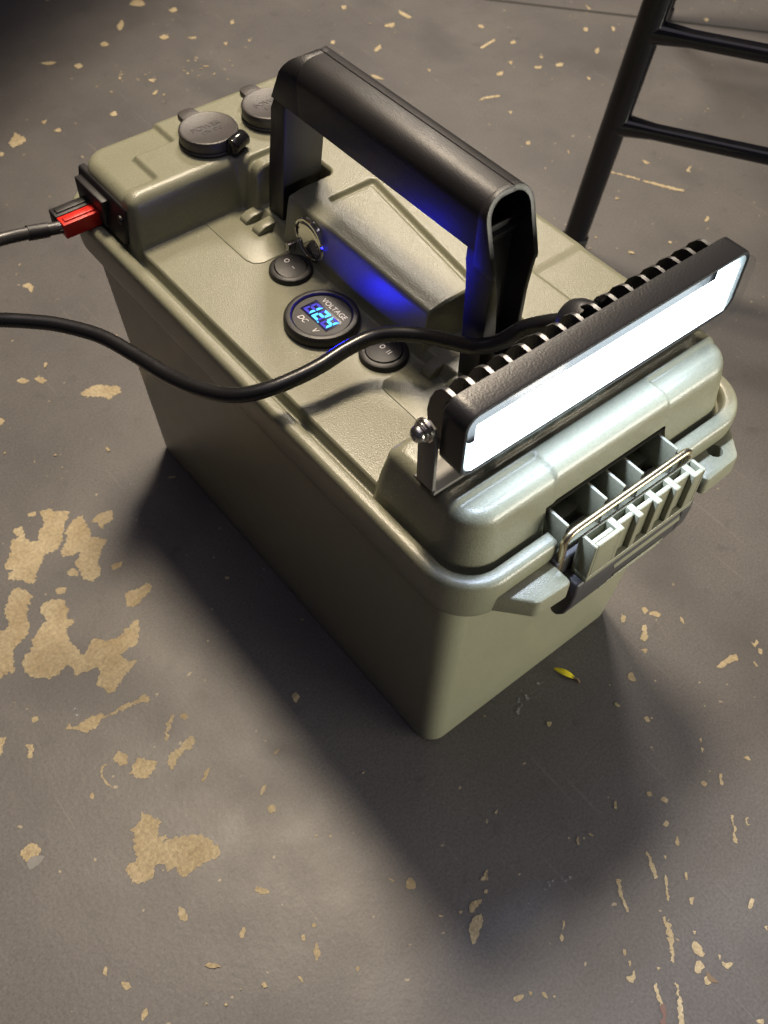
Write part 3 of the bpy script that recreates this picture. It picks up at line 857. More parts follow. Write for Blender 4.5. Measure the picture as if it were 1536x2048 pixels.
def lid_height(x, y):
    d = sd_rr(x, y, 0, 0, RW, RL, RR)
    # rim groove, then the sunk deck
    low = np.full_like(x, 208.0)
    low = 200.5 + (208.0 - 200.5) * sstep(-11.8, -13.2, d)
    # moulded top: full block minus the sunk deck on the left
    blk = sd_rr(x, y, 0, 0, 83.2, 161.8, 15)
    deck = sd_rr(x, y, -134.0, -1.5, 120.0, 104.5, 6)
    m = smax(blk, -deck, 5.0)
    H = 237.0
    r = 6.5 - 4.3 * sstep(-45, -35, x) * sstep(20, 10, x) * sstep(72, 66, np.abs(y))
    w_ = 4.0
    drop = np.where(m < 0, r - np.sqrt(np.maximum(r * r - np.clip(m + r, 0, r) ** 2, 0)), r)
    drop = np.where(m < -r, 0, drop)
    top = H - drop
    # long edge of the centre ridge is a wide slope
    slope = sstep(-2.0, -14.0, x) * 1.4 * sstep(-63, -52, y) * sstep(70, 58, y)
    top = top - slope
    # sunk corners of the two end blocks
    ay = np.abs(y)
    low_corner = np.maximum(sstep(-59.6, -62.6, x + 0 * y), sstep(-34.6, -37.4, x) * sstep(136.5, 138.5, ay))
    low_corner = low_corner * sstep(111, 116, ay) * (y > 0)
    lc_front = np.maximum(sstep(34.0, 36.6, np.abs(x)) * sstep(146, 149, -y), 0) * (y < 0)
    top = top - 2.4 * low_corner - 2.0 * lc_front
    # handle sockets, cut to the deck side
    for y0, y1 in ((61.0, 88.0), (-98.0, -54.0)):
        so = sd_rr(x, y, -8.0, (y0 + y1) / 2, 25.0, (y1 - y0) / 2, 5)
        top = top - (top - 214.0) * sstep(1.0, -1.6, so) * (x > -60)
    # cross grooves beside the end blocks and the long tapered groove
    g = np.minimum(seg_dist(x, y, (-16, 98), (46, 98)), seg_dist(x, y, (-16, -104), (60, -104)))
    top = top - 3.2 * sstep(2.6, 0.8, g)
    g = np.minimum(seg_dist(x, y, (3, 42.5), (28.6, 42.5)), seg_dist(x, y, (28.6, 42.5), (16.5, -47)))
    top = top - 2.6 * sstep(2.9, 0.7, g)
    # pad edge on the right shoulder
    top = top - 0.7 * sstep(44.8, 46.4, x) * sstep(-60, -66, y) * sstep(-103, -99, y)
    k = np.clip(1 - m / w_, 0, 1)
    k = np.where(m <= 0, 1, k)
    z = low + (top - low) * k
    # pocket behind the latch
    pk = sd_rr(x, y, -2, -172.5, 39, 9.0, 2)
    z = np.where((y < -160) & (m > 0), z - (z - 196.0) * sstep(0.3, -1.0, pk), z)
    return z, d


def build_lid(box):
    st = 0.62
    xs = np.arange(-96.0, 96.01, st)
    ys = np.arange(-175.0, 175.01, st)
    X, Y = np.meshgrid(xs, ys, indexing='ij')
    Zh, D = lid_height(X, Y)
    nx, ny = X.shape
    ok = D < -6.6
    idx = -np.ones(X.shape, int)
    idx[ok] = np.arange(ok.sum())
    V = np.stack([X[ok], Y[ok], Zh[ok]], 1)
    hole = (np.abs(X + 2.0) < 37.6) & (Y < -160.5) & (Zh < 215.9)
    oq = ok & ~hole
    q = oq[:-1, :-1] & oq[1:, :-1] & oq[1:, 1:] & oq[:-1, 1:]
    i, j = np.nonzero(q)
    F = np.stack([idx[i, j], idx[i + 1, j], idx[i + 1, j + 1], idx[i, j + 1]], 1)
    nv = len(V)
    # flange and rolled bead round the edge
    prof = [(182.0, 5.0), (182.0, 2.2), (184, 1.6), (200.0, 0.2), (203.8, 0.25), (205.8, 0.8), (206.8, 1.9), (207.1, 3.2), (207.1, 6.2), (206.7, 7.3), (205.2, 8.1), (200.2, 8.5)]
    loops = []
    for z, ins in prof:
        l = [(px, py, z) for px, py in rrect(RW - ins, RL - ins, RR - ins, 14)]
        k = 3 * 15
        front = [(x, -(RL - ins), min(z, 199.0 - 0.3 * ins) if -41 < x < 37 else z) for x in (-42, -41.2, -40.8, -20, 0, 18, 36.8, 37.2, 38)]
        loops.append(l[:k] + front + l[k:])
    g = Geo().loops(loops, False, False)
    me = bpy.data.meshes.new('lid')
    verts = [(a * S, b * S, c * S) for a, b, c in V.tolist()] + [(a * S, b * S, c * S) for a, b, c in g.v]
    faces = F.tolist() + [tuple(k + nv for k in f) for f in g.f]
    me.from_pydata(verts, [], faces)
    lid = link('lid', me, OLIVE, box, True)
    return lid


def build_ear(sign, lid):
    pl = [(-43.5, -166, 0), (-43.5, -188.4, 3.0), (-63.0, -187.4, 5.5), (-87.5, -159.5, 2.0), (-84, -150, 0), (-60, -160, 0)]
    if sign > 0:
        pl = [(46.5, -166, 0), (46.5, -187.8, 3.0), (70.5, -187.0, 6.0), (90.0, -163.0, 6.0), (90, -150, 0), (60, -160, 0)]
    out = []
    n = len(pl)
    for i, (x, y, r) in enumerate(pl):
        p = Vector((x, y))
        if r == 0:
            out.append((x, y))
            continue
        a = (Vector(pl[i - 1][:2]) - p).normalized()
        c = (Vector(pl[(i + 1) % n][:2]) - p).normalized()
        t = min(r / math.tan(max(0.2, a.angle(c) / 2)), 8)
        p0, p1 = p + a * t, p + c * t
        for k in range(6):
            u = k / 5
            out.append(tuple(p0 * (1 - u) ** 2 + p * 2 * u * (1 - u) + p1 * u * u))
    zb, zt, e = 183.2, 195.0, 1.5

    def ring(ins, z):
        m = len(out)
        v = []
        for i in range(m):
            p = Vector(out[i])
            d = (Vector(out[(i + 1) % m]) - Vector(out[i - 1])).normalized()
            nrm = Vector((-d.y, d.x))
            if sum(out[k][0] * out[(k + 1) % m][1] - out[(k + 1) % m][0] * out[k][1] for k in range(m)) < 0:
                nrm = -nrm
            q_ = p + nrm * ins if p.y < -164 else p
            v.append((q_.x, q_.y, z))
        return v
    g = Geo().loops([ring(0.8, zb), ring(0, zb + 0.9), ring(0, zt - e), ring(e * 0.3, zt - e * 0.3), ring(e, zt)])
    o = g.part('ear_tab', OLIVE, lid, 40)
    if sign > 0:
        # drilled eyelet
        cut = Geo().lathe([(3.9, -20), (3.9, 30)], (64.0, -177.6, 190), n=32)
        cme = raw(cut.v, cut.f)
        co = bpy.data.objects.new('cut', cme)
        C.objects.link(co)
        md = o.modifiers.new('hole', 'BOOLEAN')
        md.object = co
        md.solver = 'EXACT'
        dg = bpy.context.evaluated_depsgraph_get()
        me2 = bpy.data.meshes.new_from_object(o.evaluated_get(dg))
        o.modifiers.clear()
        o.data = me2
        sharp(me2, 40)
        bpy.data.objects.remove(co)
    return o


def build_box():
    box = thing('battery_box', 'olive green plastic ammo style battery box with black carry handle and meter', 'battery box')
    # body: draft angle, rounded corners, small foot
    ls = []
    bw, bl, k = 77.6, 150.4, 0.0605
    for z, ins in ((0.0, 3.2), (0.6, 1.7), (2.0, 0.5), (4.5, 0), (30, 0), (60, 0), (90, 0), (120, 0), (150, 0), (180, 0), (198, 0)):
        ls.append([(px, py, z) for px, py in rrect(bw + k * z - ins, bl + k * z - ins, 12 - ins * 0.6, 10)])
    Geo().loops(ls).part('body', OLIVE, box, 60)
    lid = build_lid(box)
    # moulded pocket under the block edge, behind the latch
    g = Geo()
    x0, x1, ya, yb_, zf, zr_ = -40.2, 36.2, -138.0, -172.5, 186.0, 216.4
    g.add([(x0, ya, zf), (x1, ya, zf), (x1, ya, zr_), (x0, ya, zr_), (x0, yb_, zf), (x1, yb_, zf), (x1, -163.4, zr_), (x0, -163.4, zr_)],
          [(0, 1, 2, 3), (0, 4, 5, 1), (3, 2, 6, 7), (0, 3, 7, 4), (1, 5, 6, 2)])
    g.part('latch_pocket', OLIVE, lid, 20)
    build_ear(-1, lid)
    build_ear(1, lid)
    # thin gussets across the pocket behind the latch
    for x in (-37.5, -14, -2.3, 9.4, 32.5):
        Geo().box(x - 0.75, x + 0.75, -140, -174.6, 190, 215.8).part('rib', OLIVE, lid, 30, 0.25)
    # blanking plates glued on the deck
    for pts in ([(-43.6, 103), (-43.6, 60), (-41.5, 55), (-37, 52.5), (-20, 52.5), (-20, 103)],
                [(-45, -100), (-45, -58), (-41, -54.5), (-36, -54.5), (-20, -56), (-20, -100)]):
        Geo().prism(pts, 'z', 207.6, 208.45).part('cover_plate', OLIVE, lid, 30, 0.15)
    build_latch(box)
    build_handle(box)
    build_switch(box, (-29.3, 38.2), 11.8, 'O -', 9)
    build_switch(box, (-29.6, -40.6), 12.6, 'O II', -3)
    build_meter(box)
    build_button(box)
    for x in (-20.5, 20.5):
        build_socket(box, x, 124.5)
    build_jack_panel(box)
    return box


def build_latch(box):
    # wire bail
    pts = [(-40.5, -177.5, 178), (-40.5, -177.2, 200), (-40.5, -177, 206)]
    for i in range(7):
        a = math.radians(180 - 90 * i / 6)
        pts.append((-34.5 + 6 * math.cos(a), -176.8, 207.2 + 6 * math.sin(a)))
    R_ = [(-p[0] + 0.0, p[1], p[2]) for p in reversed(pts)]
    mid = [(-34.5 + 69 * i / 12, -176.8, 213.2) for i in range(1, 12)]
    Geo().tube(pts + mid + R_, 1.75, 12).part('wire_bail', BRASS, box, 60)
    # ribbed tongue in the body colour
    g = Geo()
    y0, yf = -179.0, -188.4
    z0, z1 = 185.5, 211.0

    def yface(z):                         # the face leans back a little towards the bottom
        return yf + (z1 - z) * 0.02
    g.box(-33.5, 38, y0, y0 - 1.6, z0, z1 - 1.0)                      # back plate
    g.box(-33.5, 38, y0, yf, z0 - 1.5, z0 + 2.2)                      # bottom rail
    g.box(-33.5, -31.8, y0 - 1.6, yf, z0 + 2.2, z1)                   # end walls
    g.box(36.3, 38, y0 - 1.6, yf, z0 + 2.2, z1)
    g.box(-31.8, -18, yf + 2.2, yf, z0 + 2.2, z1)                     # end block fronts
    g.box(30.5, 36.3, yf + 2.2, yf, z0 + 2.2, z1)
    g.box(-31.8, -20, yf + 4.6, yf + 2.2, z0 + 2.2, z1 - 0.3)         # thicker cap of the left block
    for k in range(5):                                                # ribs between the slots
        x = -18.6 + 12.25 * k
        g.box(x - 0.5, x + 3.0, y0 - 1.6, yf - 0.001 * k, z0 + 2.2, z1 - 0.02 * k)
    for k in range(4):                                                # cross web behind each slot
        x = -16.2 + 12.25 * k
        g.box(x + 0.6, x + 9.3, yf + 5.0, yf + 2.6, z0 + 2.2, z1 - 0.1)
    g.part('latch_tongue', OLIVE, box, 30, 0.5, 2)
    t = Geo().prism([(-188.6, 176.5), (-186.0, 185.2), (-183, 185.2), (-183, 176.5)], 'x', -12.5, 33).part('latch_tab', OLIVE, box, 30, 0.4)
    # dark pull lever under the tongue
    prof = [(-174, 184), (-187.6, 184), (-188.0, 176), (-187.2, 166), (-184.6, 156), (-181.5, 151.5), (-178, 151), (-174, 158)]
    lev = Geo().prism(prof, 'x', -37.5, 33.5).part('latch_lever', DARKP, box, 30, 1.6, 3)
    Geo().prism([(a + 0.6, b) for a, b in prof], 'x', 34.6, 43.0).part('lever_cheek', DARKP, box, 30, 1.2, 3)
    for i, (z, y) in enumerate(((167.5, -187.5), (163.3, -186.5), (159.1, -185.4))):
        Geo().box(-10 - 2.6 * i, 25, y - 0.7, y + 2, z, z + 1.2).part('grip_line', OLIVE, lev, 30, 0.3)  # olive on the dark lever paints the highlights along its ridges
    Geo().box(-44, 45, -165, -178.5, 160, 196).part('latch_mount', DARKP, box, 30, 1.0)


def arc_profile(hw, zb, zt, r, n=7):
    pts = [(-hw, zb)]
    for i in range(n + 1):
        a = math.radians(180 - 90 * i / n)
        pts.append((-hw + r + r * math.cos(a), zt - r + r * math.sin(a)))
    # shallow parting line along the crown
    pts += [(2.2, zt), (2.7, zt - 0.45), (3.2, zt)]
    for i in range(n + 1):
        a = math.radians(90 - 90 * i / n)
        pts.append((hw - r + r * math.cos(a), zt - r + r * math.sin(a)))
    pts.append((hw, zb))
    return pts


def build_handle(box):
    h = None
    # grip: a hollow slotted bar, open at both ends
    out = arc_profile(13.6, 286.5, 313.3, 10.5)
    inn = arc_profile(11.2, 288.8, 310.9, 8.4)

    def yf(z):
        return max(-90.2, -80.0 - max(0, 314 - z) * 0.30)

    def yb(z):
        return 49.0 + 4.1 * max(0, 313.5 - z) ** 0.5
    g = Geo()
    lo = [[(x, -78, z) for x, z in out], [(x, 48, z) for x, z in out], [(x, 48, z) for x, z in inn], [(x, -78, z) for x, z in inn]]
    g.loops(lo, closed=True)
    grip = g.part('handle_grip', BLACKP, box, 30, 0.35)
    # hoods at each end: the grip wall carried out and down to the post
    for end, fy, ys in (('f', yf, -77.9), ('b', yb, 47.9)):
        o = arc_profile(13.6, 281.0, 313.3, 10.5)
        i_ = arc_profile(11.2, 281.0, 310.9, 8.4)
        if end == 'f':
            o = [(-13.4, 278.6)] + o + [(13.4, 278.6)]
            i_ = [(-11.0, 278.6)] + i_ + [(11.0, 278.6)]
        else:
            o = arc_profile(13.6, 286.5, 313.3, 10.5)
            i_ = arc_profile(11.2, 286.5, 310.9, 8.4)
        ring = o + list(reversed(i_))
        m = len(ring)
        v = [(x, ys, z) for x, z in ring] + [(x, fy(z), z) for x, z in ring]
        k = len(o)
        f = []
        for q in range(m):
            f.append((q, (q + 1) % m, m + (q + 1) % m, m + q))
        for q in range(k - 1):                      # end faces as strips
            a, b = q, q + 1
            c_, d_ = m - 1 - (q + 1), m - 1 - q
            f.append((a, b, c_, d_))
            f.append((m + a, m + d_, m + c_, m + b))
        part('grip_end', v, f, BLACKP, grip, 30, 0.55, 2)
    # U-section posts, open outwards
    for sgn, yi, yo in ((-1, -74.5, -87.5), (1, 64.0, 78.5)):
        g = Geo()

        def ring(z, hw, a, b, t=2.3, tl=2.3):
            s_ = 1 if b > a else -1
            return [(-hw, a, z), (hw, a, z), (hw, b, z), (hw - t, b, z), (hw - t, a + s_ * t, z), (-hw + tl, a + s_ * t, z), (-hw + tl, b, z), (-hw, b, z)]
        if sgn < 0:
            lv = [ring(206, 12.0, -75, -88, 2.3, 10), ring(236, 12.2, -75, -88.4, 2.3, 9), ring(262, 12.4, -74, -88.8, 2.3, 6), ring(273, 12.7, -73.5, -89.6, 2.3, 3.5), ring(279.5, 13.3, -73, -89.9, 2.3, 2.3), ring(292, 13.2, -73, -84.0, 2.0, 2.0)]
        else:
            lv = [ring(206, 12.2, 70, 83), ring(236, 12.4, 66.5, 80), ring(262, 12.6, 63, 75.6), ring(274, 12.9, 61, 73.3), ring(280, 13.3, 60, 72), ring(292, 13.2, 58, 66)]
        g.loops(lv)
        g.part('handle_post', BLACKP, box, 30, 0.5)
    # pivot clips at the foot of the posts, on the deck side
    for y in (72.0, 84.0):
        Geo().prism([(-27, 208), (-14, 208), (-14, 213), (-22, 212.4), (-26, 210.6)], 'y', y, y + 7).part('pivot_clip', OLIVE, box, 30, 0.6)
    for y in (-68.0, -84.0):
        Geo().prism([(-24, 208), (-13, 208), (-13, 214), (-19, 213.4), (-23, 211)], 'y', y, y + 7).part('pivot_clip', OLIVE, box, 30, 0.6)


def disc_top(r, z, dome, n=36, rings=6):
    """domed disc in local coordinates"""
    v, f = [(0, 0, z + dome)], []
    for k in range(1, rings + 1):
        rr = r * k / rings
        for i in range(n):
            t = 2 * math.pi * i / n
            v.append((rr * math.cos(t), rr * math.sin(t), z + dome * (1 - (k / rings) ** 2)))
    for i in range(n):
        f.append((0, 1 + i, 1 + (i + 1) % n))
    for k in range(rings - 1):
        a, b = 1 + k * n, 1 + (k + 1) * n
        for i in range(n):
            f.append((a + i, b + i, b + (i + 1) % n, a + (i + 1) % n))
    base = len(v)
    for i in range(n):
        t = 2 * math.pi * i / n
        v.append((r * math.cos(t), r * math.sin(t), z - 7))
    a = 1 + (rings - 1) * n
    for i in range(n):
        f.append((a + i, base + i, base + (i + 1) % n, a + (i + 1) % n))
    return v, f


def build_switch(box, c, r, marks, tilt):
    x, y = c
    b = Geo().lathe([(r, 0), (r, 1.6), (r - 0.5, 2.6), (r - 1.6, 3.2), (r - 2.9, 3.2), (r - 3.3, 2.4), (r - 3.4, -1)], (x, y, 208), n=48).part('rocker_switch', BLACKP, box, 30)
    b.data.polygons[0].use_smooth = True
    rr = r - 3.5
    v, f = disc_top(rr, 0, 0.9)
    a = math.radians(tilt)
    ca, sa = math.cos(a), math.sin(a)
    v = [(px + x, y + py * ca - (pz) * sa, 208 + 3.4 + py * sa + pz * ca) for px, py, pz in v]
    part('rocker', v, f, CAPM if False else BLACKP, b, 40)
    up_n = Vector((0, -sa, ca))

    def on(px, py):
        pz = 0.95 * (1 - (px * px + py * py) / rr ** 2) + 0.12
        return Vector((x + px, y + py * ca - pz * sa, 208 + 3.4 + py * sa + pz * ca))
    ydir = Vector((0, -ca, -sa))
    # the marks read along -y, upright towards +x
    o1 = Geo()
    cen = on(0, 3.6 if '-' in marks else 1.2)
    n = 24
    ls = []
    for ro, hh in ((1.45, 0), (1.45, 0.12), (0.95, 0.12), (0.95, 0)):
        ls.append([tuple(cen + Vector((1, 0, 0)) * (ro * 1.05 * math.cos(6.2832 * i / n)) + ydir * (ro * 0.9 * math.sin(6.2832 * i / n)) + up_n * hh) for i in range(n)])
    o1.loops(ls, closed=True)
    o1.part('switch_mark', WHITEP, b)
    bars = [(0.0, -2.2, 0.45, 2.0)] if '-' in marks else [(0.0, -3.2, 2.8, 0.45), (0.0, -4.5, 2.8, 0.45)]
    for px, py, lx, ly in bars:
        cc = on(px, py)
        g = Geo()
        q = []
        for hz in (0, 0.1):
            for sx_, sy_ in ((-1, -1), (1, -1), (1, 1), (-1, 1)):
                q.append(tuple(cc + Vector((1, 0, 0)) * (sx_ * lx / 2) + ydir * (sy_ * ly / 2) + up_n * hz))
        g.add(q, [(3, 2, 1, 0), (4, 5, 6, 7), (0, 1, 5, 4), (1, 2, 6, 5), (2, 3, 7, 6), (3, 0, 4, 7)])
        g.part('switch_mark', WHITEP, b)


def build_meter(box):
    x, y, z = -40.0, -3.6, 208.0
    m = Geo().lathe([(18.6, 0), (19.4, 0.8), (19.6, 2.4), (19.3, 4.6), (18.4, 5.8), (17.2, 6.2), (15.9, 6.0), (15.2, 5.0), (14.9, 4.4), (0.01, 4.4)], (x, y, z), n=64).part('volt_meter', BLACKP, box, 30)
    Geo().lathe([(14.8, 4.3), (14.8, 4.75), (0.01, 4.75)], (x, y, z), n=56).part('dial_face', DARKP, m, 30)
    zt = z + 4.8
    rt, up = Vector((0, -1, 0)), Vector((1, 0, 0))   # reading direction / upright

    def P(u, v_, h=0.0):
        p = Vector((x, y, zt + h)) + rt * u + up * v_
        return tuple(p)

    def quad(g, pts, h0, h1):
        n = len(pts)
        v = [P(a, b, h0) for a, b in pts] + [P(a, b, h1) for a, b in pts]
        f = [tuple(range(n)), tuple(range(2 * n - 1, n - 1, -1))] + [(i, (i + 1) % n, n + (i + 1) % n, n + i) for i in range(n)]
        g.add(v, f)
    W0, W1, H0, H1 = -11.0, 11.0, -5.6, 4.8
    g = Geo()
    quad(g, [(W0, H0), (W1, H0), (W1, H1 - 1), (W1 - 1, H1), (W0, H1)], -0.02, 0.12)
    g.part('display_window', WINDOW, m)
    # the blue LED backlight of the display itself
    d = bpy.data.lights.new('display_backlight', 'AREA')
    d.shape = 'RECTANGLE'
    d.size, d.size_y = (H1 - H0 - 0.6) * S, (W1 - W0 - 0.6) * S
    d.energy = 0.065
    d.color = (0.012, 0.010, 1.0)
    lo = bpy.data.objects.new('display_backlight', d)
    C.objects.link(lo)
    lo.parent = m
    lo.location = Vector((x + (H0 + H1) / 2, y - (W0 + W1) / 2, zt + 0.17)) * S
    lo.rotation_euler = (math.pi, 0, 0)
    seg = {'a': [(.08, 1.0), (.92, 1.0), (.74, .83), (.26, .83)], 'd': [(.08, 0), (.92, 0), (.74, .17), (.26, .17)],
           'g': [(.14, .5), (.28, .59), (.72, .59), (.86, .5), (.72, .41), (.28, .41)],
           'f': [(.04, .53), (.04, .98), (.27, .80), (.27, .62)], 'b': [(.96, .53), (.96, .98), (.73, .80), (.73, .62)],
           'e': [(.04, .47), (.04, .02), (.27, .20), (.27, .38)], 'c': [(.96, .47), (.96, .02), (.73, .20), (.73, .38)]}
    lit = {'1': 'bc', '2': 'abged', '4': 'fgbc'}
    for k, ch in enumerate('124'):
        on, off = Geo(), Geo()
        for s_, poly in seg.items():
            pts = [(W0 + 1.0 + 6.85 * k + 5.6 * a + 1.0 * b, H0 + 1.0 + 8.2 * b) for a, b in poly]
            if s_ in lit[ch]:
                quad(on, pts, 0.24, 0.42)
            else:
                quad(off, pts, 0.24, 0.27)
        on.part('lit_digit', DIGIT, m)
        off.part('unlit_segment', GHOST, m)
    g = Geo()
    quad(g, [(W0 + 13.6, H0 + 0.5), (W0 + 14.3, H0 + 0.5), (W0 + 14.4, H0 + 1.2), (W0 + 13.7, H0 + 1.2)], 0.24, 0.42)
    g.part('decimal_point', DIGIT, m)
    text_part('meter_text', 'VOLTAGE', 4.3, WHITEP, m, P(0.3, 7.6, 0.02), rt, up, 0.06)
    text_part('meter_text', 'DC', 4.3, WHITEP, m, P(-4.0, -9.2, 0.02), rt, up, 0.06, 0.25)
    text_part('meter_text', 'V', 4.3, WHITEP, m, P(6.4, -9.4, 0.02), rt, up, 0.06, 0.25)


def build_button(box):
    o = (-14.6, 38.0, 222.5)
    b = Geo().lathe([(11.8, 0), (12.4, 0.6), (12.4, 2.4), (11.8, 3.1), (10.9, 3.3), (10.5, 2.8), (10.4, 1.2), (0.01, 1.2)], o, (-1, 0.0, 0.0), 48).part('push_button', CHROME, box, 30)
    Geo().lathe([(10.1, 0.5), (10.1, 2.6), (9.6, 3.0), (7, 3.2), (3.5, 3.32), (0.01, 3.35)], o, (-1, 0, 0), 40).part('button_face', CHROME, b, 40)
    Geo().box(-22, -15.5, 50, 53, 208, 214).part('button_nut', STEEL, b, 30, 0.5)


def build_socket(box, x, y):
    s = Geo().lathe([(16.6, 0), (16.8, 0.6), (16.8, 1.6), (16.2, 2.0), (0.01, 2.0)], (x, y, 237), n=48).part('power_socket', BLACKP, box, 30)
    cap = Geo().lathe([(15.9, 2.1), (16.3, 2.8), (16.3, 7.6), (15.9, 8.3), (15.2, 8.6), (14.6, 8.3), (0.01, 8.3)], (x, y, 237), n=56).part('socket_cap', CAPM, s, 30)
    # pull tab at the back, hinge knuckle at the front
    g = Geo().prism([(x - 7.0, y + 13), (x + 5.0, y + 14), (x + 4.2, y + 21.5), (x + 2.4, y + 23.5), (x - 4.4, y + 23.5), (x - 6.4, y + 21.5)], 'z', 241.5, 245.2)
    g.part('pull_tab', CAPM, s, 30, 0.7)
    k = Geo().tube([(x + 2, y - 18.6, 242.0), (x + 13, y - 14.2, 242.0)], 4.6, 20)
    k.prism([(x + 1, y - 18), (x + 12, y - 13.5), (x + 9, y - 9.5), (x + 0.5, y - 13)], 'z', 238, 243.5)
    k.part('hinge_knuckle', BLACKG, s, 40, 0.3)
    text_part('cap_text', 'POWER', 5.2, DARKP, s, (x - 0.5, y + 1.6, 245.35), (1, 0, 0), (0, 1, 0), 0.12)
    text_part('cap_text', '12V DC', 4.0, DARKP, s, (x + 0.5, y - 3.6, 245.35), (1, 0, 0), (0, 1, 0), 0.12)


def build_jack_panel(box):
    g = Geo().prism([(108.0, 208.3), (160.0, 208.3), (160.0, 229.0), (108.0, 229.0)], 'x', -80, -84.2)
    g.v = [(x_ - (229.0 - z_) * 0.20, y_, z_) for x_, y_, z_ in g.v]
    p = g.part('jack_panel', BLACKP, box, 30, 1.2, 3)
    g = Geo()
    for a, b in ((-85.0, -89.2),):
        g.box(a, b, 126.5, 156.5, 209.5, 225.5)
    g.part('jack_bezel', BLACKP, p, 30, 0.6)
    for y in (113.5,):
        Geo().lathe([(2.6, 0), (2.6, 1.0), (1.8, 1.5), (0.01, 1.5)], (-85.4, y, 221), (-1, 0, 0), 20).part('panel_screw', BLACKP, p, 30)


# ------------------------------------------------------------------ lamp bar on its bracket
def build_lamp():
    t = thing('light_bar', 'black finned LED light bar lit bright white on the front of the box lid', 'light bar', (0, -140, 237))
    zc = 271.6
    HW, HZ = 82.0, 17.6

    def lp(hw, hz, r, y):
        return [(px, y, zc + pz) for px, pz in rrect(hw, hz, r, 6)]
    g = Geo()
    g.loops([lp(HW - 1, HZ - 1, 6.5, -136.6), lp(HW, HZ, 7.5, -137.4), lp(HW, HZ, 7.5, -148.4), lp(HW - 0.5, HZ - 0.5, 7.0, -149.3),
             lp(HW - 1.6, HZ - 1.6, 6.0, -149.5), lp(HW - 2.0, HZ - 2.0, 5.6, -149.1), lp(HW - 2.0, HZ - 2.0, 5.6, -141.0)])
    hsg = g.part('housing', POWDER, t, 30)
    Geo().box(-79, 79, -134.2, -137, 256.5, 284).box(-78, 78, -126.5, -134.2, 255.5, 262).part('heat_sink', POWDER, t, 30, 0.8)  # lower block added to stop light falling through between the fins
    # fins
    prof = [(-136.9, 288.4), (-133.0, 288.6), (-130.6, 287.6), (-127.6, 284.2), (-125.0, 278), (-124.0, 271), (-125.4, 262), (-128, 257), (-136.9, 256)]
    first = None
    for i in range(16):
        x = -76.6 + 9.63 * i
        if i == 0:
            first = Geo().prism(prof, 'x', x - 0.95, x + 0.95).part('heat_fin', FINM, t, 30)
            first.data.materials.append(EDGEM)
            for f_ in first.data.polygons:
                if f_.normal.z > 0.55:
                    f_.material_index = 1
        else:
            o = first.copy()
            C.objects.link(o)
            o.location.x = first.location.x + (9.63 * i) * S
    # reflector tray, LED chips and lens
    g = Geo()
    g.loops([lp(HW - 2.2, HZ - 2.2, 5.4, -148.9), lp(HW - 3.6, HZ - 3.4, 4.6, -147.6), lp(HW - 9.5, HZ - 8.2, 3.0, -142.2)], False, False)
    g.part('reflector', SILVER, t, 60)
    for i in range(6):
        x = -63.25 + 25.3 * i
        v = [(x - 12.65, -149.2, zc - 15.0), (x + 12.65, -149.2, zc - 15.0), (x + 12.65, -149.2, zc + 11.0), (x - 12.65, -149.2, zc + 11.0)]
        part('led_chip', v, [(0, 1, 2, 3)], LED, t)
    # the light the six LEDs themselves give
    for i in range(6):
        d = bpy.data.lights.new('led_light', 'AREA')
        d.shape = 'RECTANGLE'
        d.size, d.size_y = 0.013, 0.008
        d.energy = 0.15
        d.color = (0.66, 0.76, 1.0)
        lo = bpy.data.objects.new('led_light', d)
        C.objects.link(lo)
        lo.rotation_euler = (-math.pi / 2 + math.radians(14), 0, 0)   # the beam leans down, as the lens throws it
        lo.parent = t
        lo.location = Vector((-63.0 + 25.2 * i, -152.3, zc - 2.0)) * S - t.location
    g = Geo()
    g.loops([lp(HW - 2.2, HZ - 2.2, 5.6, -149.3), lp(HW - 0.9, HZ - 0.9, 6.6, -149.7), lp(HW - 0.7, HZ - 0.7, 6.8, -152.6), lp(HW - 1.6, HZ - 1.6, 6.2, -153.6)])
    g.part('lens', LENS, t, 30)
    # bracket and its bolts
    g = Geo().box(-84.6, 84.6, -139.5, -127.0, 237.4, 239.2)
    for s_ in (-1, 1):
        a, b = sorted((s_ * 83.0, s_ * 84.6))
        g.prism([(-138.5, 237.6), (-128.5, 237.6), (-127.5, 264), (-128.5, 272), (-132, 275.5), (-136, 274), (-138, 266)], 'x', a, b)
    g.part('bracket', GALV, t, 30, 0.3)
    for s_ in (-1, 1):
        o = (s_ * 84.7, -132.2, 271.5)
        b = Geo().lathe([(2.2, 3.4), (3.5, 3.4), (3.7, 3.9), (3.5, 5.2), (2.6, 6.3), (1.4, 6.7), (1.3, 6.0), (0.01, 6.0)], o, (s_, 0, 0), 24).part('bolt', STEEL, t, 35)
        Geo().lathe([(0.5, 0.1), (5.2, 0.1), (5.2, 1.2), (2.0, 1.3)], o, (s_, 0, 0), 30).part('washer', STEEL, b, 35)
        Geo().lathe([(0.5, 1.3), (4.1, 1.3), (4.4, 1.8), (4.4, 2.7), (4.1, 3.1), (2.0, 3.5)], o, (s_, 0, 0), 30).part('spring_washer', STEEL, b, 35)
    Geo().lathe([(10.5, 0), (10.5, 3), (9.8, 7), (8.0, 10.5), (5.4, 12.2), (0.01, 12.4)], (2.0, -131.5, 274.5), (0, 1, -0.12), 32).part('cable_gland', POWDER, t, 35)
    return t


